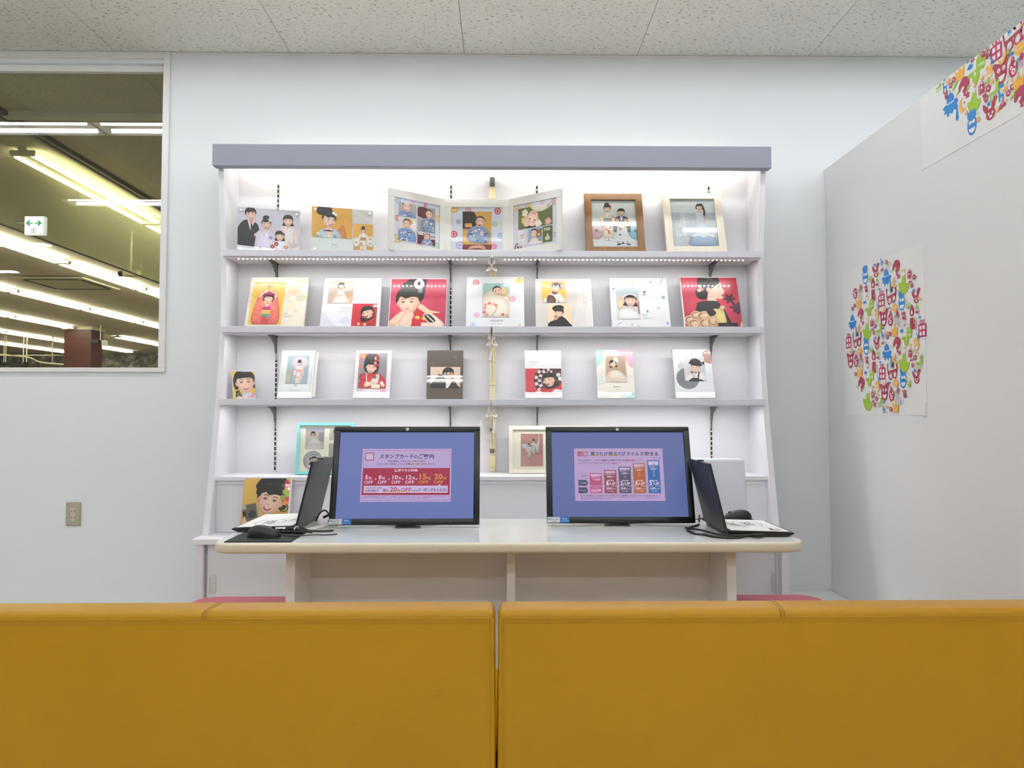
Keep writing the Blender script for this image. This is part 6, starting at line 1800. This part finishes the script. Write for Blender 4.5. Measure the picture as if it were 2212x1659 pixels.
        A.ell(0, 0, .4, .36, OR); A.ring(0, -.02, .52, .2, .05, OR, 20); A.ring(.02, .08, .36, .14, .04, WHT, 16, 180, 350)
    elif k == 'cloud':
        for x, y, r in ((-.3, -.05, .2), (0, .1, .26), (.3, 0, .2), (0, -.1, .26)): A.ell(x, y, r, r * .8, BL, 0, 10)
    elif k == 'chair':
        A.blob([(.3, .5), (.4, .5), (.34, .0), (.38, -.02), (.36, -.1), (-.34, -.1), (-.34, .02), (.1, .04), (.14, .4)], GR, 2)
        for x in (-.3, -.08, .12, .34): A.rect(x - .03, -.48, x + .03, -.05, GR)
    elif k == 'giraffe':
        A.poly([(-.3, .5), (-.1, .44), (-.08, .06), (.3, .1), (.34, -.5), (.2, -.5), (.18, -.14), (-.1, -.12), (-.12, -.5), (-.26, -.5), (-.24, .3), (-.36, .34)], BL)
    elif k == 'bone':
        A.rect(-.3, -.2, .3, .2, BL)
        for x in (-.36, .36): A.poly([(x, -.4), (x * .6, 0), (x, .4)], BL)
    elif k == 'moon':
        A.blob([(.1, .5), (-.26, .3), (-.36, -.08), (-.2, -.42), (.2, -.46), (.34, -.3), (.06, -.26), (-.1, -.02), (-.06, .28)], OR); A.ell(.22, .06, .07, .08, CR_, 0, 6)
    elif k == 'star':
        A.poly([((.5 if i % 2 == 0 else .22) * math.sin(i * .6283), (.5 if i % 2 == 0 else .22) * math.cos(i * .6283)) for i in range(10)], c or MG)
    elif k == 'tie': A.poly([(-.1, .5), (.1, .5), (.06, .32), (.14, -.36), (0, -.5), (-.12, -.34), (-.05, .32)], BL)
    elif k == 'flower':
        for i in range(5): A.ell(.24 * math.cos(i * 1.257), .24 * math.sin(i * 1.257), .22, .22, c or CR_, 0, 8)
        A.ell(0, 0, .15, .15, WHT, 0, 8)
    elif k == 'forks':
        for x, q in ((-.36, GR), (-.12, BL), (.12, CR_), (.36, CR_)): A.line([(x, -.5), (x, .1)], .06, q); A.ell(x, .3, .08, .2, q, 0, 8)
    elif k == 'splat':
        for i in range(6): A.ell(.28 * math.cos(i * 1.047), .28 * math.sin(i * 1.047), .24, .12, CR_, i * 60, 8)
    elif k == 'insect':
        A.ell(0, -.1, .22, .36, CR_); A.ell(.1, .3, .2, .14, CR_); A.ell(-.24, .26, .1, .16, CR_); A.ell(.26, -.3, .14, .1, CR_); A.ell(0, .02, .07, .08, WHT)
    elif k == 'cherry': A.ell(-.2, -.2, .24, .24, CR_); A.ell(.24, -.12, .2, .2, CR_); A.line([(-.2, 0), (.06, .46), (.22, 0)], .07, CR_)
    elif k == 'cupcake': A.ell(0, .06, .4, .3, CR_); A.poly([(-.3, 0), (.3, 0), (.18, -.46), (-.18, -.46)], CR_); A.line([(-.24, -.04), (.24, -.04)], .05, WHT); A.ell(-.08, .14, .06, .05, WHT)
    elif k == 'fish': A.ell(.05, 0, .34, .22, CR_); A.poly([(-.2, 0), (-.48, .24), (-.48, -.24)], CR_); A.ell(.2, .06, .05, .05, WHT)
    elif k == 'crab': A.ell(0, -.1, .26, .32, GR); A.ell(-.26, .26, .14, .12, GR); A.ell(.26, .3, .14, .12, GR); A.poly([(-.1, -.3), (-.4, -.5), (-.2, -.2)], GR); A.ell(.02, .02, .06, .06, WHT)
    elif k == 'hat': A.poly([(-.5, -.4), (-.2, -.3), (.06, .5), (.2, -.3), (.5, -.4), (0, -.5)], GR)
    elif k == 'leaf': A.blob([(-.4, -.4), (-.3, .2), (.1, .44), (.46, .2), (.1, .1), (.1, -.2), (-.14, -.1)], c or GR, 3)
    elif k == 'bird': A.blob([(-.46, -.1), (-.1, .1), (.0, .46), (.16, .1), (.46, .14), (.2, -.2), (-.1, -.4)], c or OR, 3)
    elif k == 'banana': A.blob([(-.44, .0), (-.2, -.16), (.1, -.1), (.3, .3), (.42, .46), (.46, .0), (.2, -.42), (-.2, -.46)], OR, 3); A.ell(.0, -.26, .1, .04, WHT)
    elif k == 'note': A.line([(.1, -.3), (.1, .46), (.36, .3)], .08, c or GR); A.ell(-.04, -.34, .18, .14, c or GR, 20)
    elif k == 'sword': A.poly([(-.3, .5), (.1, -.1), (.24, 0), (-.14, .5)], BL); A.line([(-.06, -.22), (.36, .06)], .1, BL); A.line([(.16, -.1), (.3, -.46)], .1, BL)
    elif k == 'car': A.rr(-.48, -.2, .48, .1, .08, BL); A.rr(-.26, .0, .26, .34, .1, BL); A.ell(-.26, -.24, .12, .12, BL); A.ell(.26, -.24, .12, .12, BL)


LOWER = '''ghost 305 240 150;ghost 650 480 165;ghost 315 905 150;ghost 665 1210 165;rabbit 405 195 120;rabbit 785 435 130;rabbit 415 880 110;rabbit 790 1195 125
ufo 505 255 150;ufo 185 680 135;ufo 510 960 150;balloon 598 165 135;balloon 262 612 115;balloon 605 890 135;balloon 270 1265 125;tail 668 320 170;tail 322 760 150;tail 672 1055 175;tail 330 1425 165
bag 722 225 85;bag 368 685 68;bag 730 970 80;bag 378 1358 72;candle 380 365 185;candle 748 630 205;candle 388 1045 185;gift 460 455 135;gift 845 735 145;gift 150 855 125;gift 468 1145 130
glasses 550 430 145;glasses 228 845 135;glasses 560 1140 148;dino 345 545 145;dino 700 815 155;dino 350 1210 135;bear 483 640 145;bear 170 1035 135;bear 492 1335 150;skull 212 410 90;skull 545 660 100;skull 222 1050 95;skull 557 1370 100
crown 248 500 92;crown 588 755 105;crown 258 1145 98;crown 598 1475 104;cat 418 595 95;cat 795 880 115;cat 428 1280 95;planet 588 545 88;planet 258 955 82;planet 598 1255 88
cloud 303 493 44;cloud 655 762 50;cloud 312 1157 44;cloud 443 368 32;cloud 825 632 36;cloud 452 1058 30;chair 438 755 110;chair 820 1060 120;chair 447 1440 90;giraffe 477 805 62;giraffe 467 112 60;giraffe 487 1500 60;bone 480 740 36;bone 488 1437 36
moon 588 305 92;moon 258 740 84;moon 598 1025 92;star 625 248 55;star 288 688 46;star 634 968 52;star:b 398 142 45;star:b 770 383 45;star:b 407 828 40;star:b 780 1137 46;tie 548 350 100;tie 225 775 85;tie 558 1060 100
flower 510 115 45;flower 772 255 52;flower 545 790 46;flower 518 820 46;flower 210 525 38;flower 190 555 40;flower 405 715 46;flower 780 1015 52;flower 418 1400 46;flower 220 1170 40;flower 553 1500 46;flower 550 590 34;flower 555 1300 34;flower 222 992 30
forks 262 400 78;forks 610 655 90;forks 270 1060 78;forks 612 1370 80;splat 615 590 46;splat 270 345 42;splat 270 1000 42;splat 625 1318 46;insect 320 365 64;insect 675 620 80;insect 327 1035 66;insect 685 1355 76
cherry 738 292 44;cherry 382 740 42;cherry 750 1030 44;cherry 390 1418 36;cupcake 752 332 46;cupcake 393 778 44;cupcake 763 1085 46;cupcake 402 1455 46;fish 427 325 52;fish 808 585 56;fish 437 1015 52;crab 357 275 60;crab 715 525 62;crab 367 940 60;crab 730 1262 66
hat 425 270 54;hat 800 520 60;hat 430 955 56;leaf 565 202 32;leaf 638 195 38;leaf 290 640 34;leaf 562 920 32;leaf 645 920 36;leaf 240 1292 28;leaf 305 1302 36;bird 680 188 38;bird 620 380 34;bird 377 608 36;bird 335 640 30;bird 740 890 38;bird 690 920 34;bird 630 1105 34;bird 385 1288 34
banana 487 545 54;banana 175 945 54;banana 497 1245 54;bird 510 775 52;bird 517 1475 48;note 522 350 44;note 205 770 42;note 532 1060 44;note 715 722 46;note:c 332 415 54;note:c 342 1090 54;note:c 690 685 60;sword 430 530 58;sword 808 812 64;sword 438 1215 60;car 541 548 28;car 218 952 24;car 552 1254 28
flower:o 445 212 28;flower:o 700 475 30;flower:o 830 455 34;flower:o 455 895 28;flower:o 428 665 30;flower:g 400 665 30;flower:o 808 970 34;flower:g 775 952 32;flower:o 708 1215 30;flower:o 437 1360 30;flower:g 405 1340 30;leaf 340 190 28;leaf 340 230 24;leaf 690 430 30;leaf 352 860 26;leaf 705 1170 28;leaf:b 580 505 26;cherry 478 180 46;cherry 485 868 46;leaf 530 150 40;leaf 548 125 34;leaf 785 655 40;tie 648 705 45;tie 656 1430 60;note 350 455 36;note 355 1130 36;note 530 1425 34;note 195 1110 32;bird 320 462 20;candle 405 440 70;candle 785 700 85;candle 415 1120 70'''
UPPER = '''chair 268 925 115;giraffe 342 930 115;ufo 410 1130 265;balloon 570 925 215;tail 690 1100 245;ghost 668 1360 255;rabbit 885 1200 240;crown 525 745 180;cloud 645 690 95;dino 720 720 290;cat 880 735 165;bear 1020 740 280;skull 1160 710 185;gift 960 480 235;glasses 1150 330 280;planet 1235 470 180;bag 785 935 145;moon 555 1140 155;star 615 1022 92;star:b 870 1130 76;tie 490 1240 175
chair 935 980 205;giraffe 1015 1030 125;bone 1020 915 90;cherry 1035 1130 115;flower 450 842 74;flower 415 910 72;flower 865 945 94;flower 1155 595 64;flower 1155 925 84;flower 1105 1003 82;insect 360 1025 95;crown 1225 850 205;balloon 1255 1040 240;banana 1030 580 135;sword 905 620 88;car 1145 530 66;crab 1105 505 66;leaf 630 945 66;leaf 500 1015 54;note 1095 845 76;note 735 580 84;cherry 820 1015 66;cupcake 838 1065 92;cherry 680 598 66;cloud 625 632 40
bird 390 850 90;bird 800 810 76;bird 710 900 66;bird 605 1230 66;bird 1070 940 96;candle 850 520 130;candle 885 520 80;bag 800 530 90;leaf:b 1130 265 90;leaf 870 460 60;flower:g 855 862 66;flower:o 912 862 64;flower:o 975 1200 66;flower:o 748 1315 64;leaf 480 900 80;leaf 460 950 66;leaf 1185 1000 84;leaf 1155 1055 64;giraffe 345 840 60;leaf 400 795 30;splat 1270 550 70;forks 1240 640 130;note:c 1170 440 40;splat 1275 340 70;star:o 405 980 34;star:o 1090 1085 40;star 485 1065 30;leaf 750 1250 34;bird 1275 175 60;insect 905 1085 1'''


def icons(txt, ox, oy, sc, zoff, y_lo, z_hi, par, name):
    A = Art(10, 10); A.cl = [(-10, -10, 10, z_hi)]
    for row in txt.replace('\n', ';').split(';'):
        n, x, y, s = row.split(); n, _, c = n.partition(':')
        q = PX(ox + float(x) / sc, oy + float(y) / sc, XP)
        m = float(s) / sc * q.y / F * 1.16
        A.push(-q.y, q.z, m); icon(A, n, {'b': BL, 'o': OR, 'g': GR, 'c': CR_, '': None}[c]); A.pop()
    o = A.build(name, 'print_satin', par, 1, (0, 0, 0), 1e-5)
    o.matrix_parent_inverse = Matrix()
    o.rotation_euler = (0, 0, R(-90)); o.location = (XP - .0022 - zoff, 0, 0)
    return o


# lower film sheet: a thing stuck on the partition, its lower near corner peeling
py0, py1 = PX(2003, 880, XP).y, PX(1826, 880, XP).y
pz0, pz1 = PX(2003, 897, XP).z, PX(2003, 520, XP).z
fs = thing('film_decal', (XP, 0, 0), 'clear film sheet with a round cluster of colourful icons on the partition', 'decal')
MB().box(XP - .0015, py0, pz0, XP - .0003, py1, pz1).build('film_sheet', 'film_sheet', fs)
o = icons(LOWER, 1800, 540, 1004 / 230, 0, 0, 9, fs, 'icon_print'); o.location = Vector(o.location) - Vector(fs.location)
a = PX(2003, 897, XP)
q = MB(); v = [(XP - .0016, a.y + .03, pz0), (XP - .0016, a.y, pz0 + .045), (XP - .02, a.y + .008, pz0 - .004)]
q.prism([(a.y, pz0 + .05), (a.y + .012, pz0 + .03), (a.y + .022, pz0 - .008), (a.y + .004, pz0 - .004)], 'x', XP - .004, XP - .0018)
q.build('peeled_corner', 'trim_white', fs)
fu = thing('film_decal', (XP, 0, 0), 'colourful icon print cut off by the top edge of the partition', 'decal')
o = icons(UPPER, 1980, 20, 1283 / 232, 0, 0, 2.436, fu, 'icon_print'); o.location = Vector(o.location) - Vector(fu.location)
MB().box(XP - .0015, .6, 2.135, XP - .0003, 2.88, 2.437).build('film_sheet', 'film_sheet', fu)
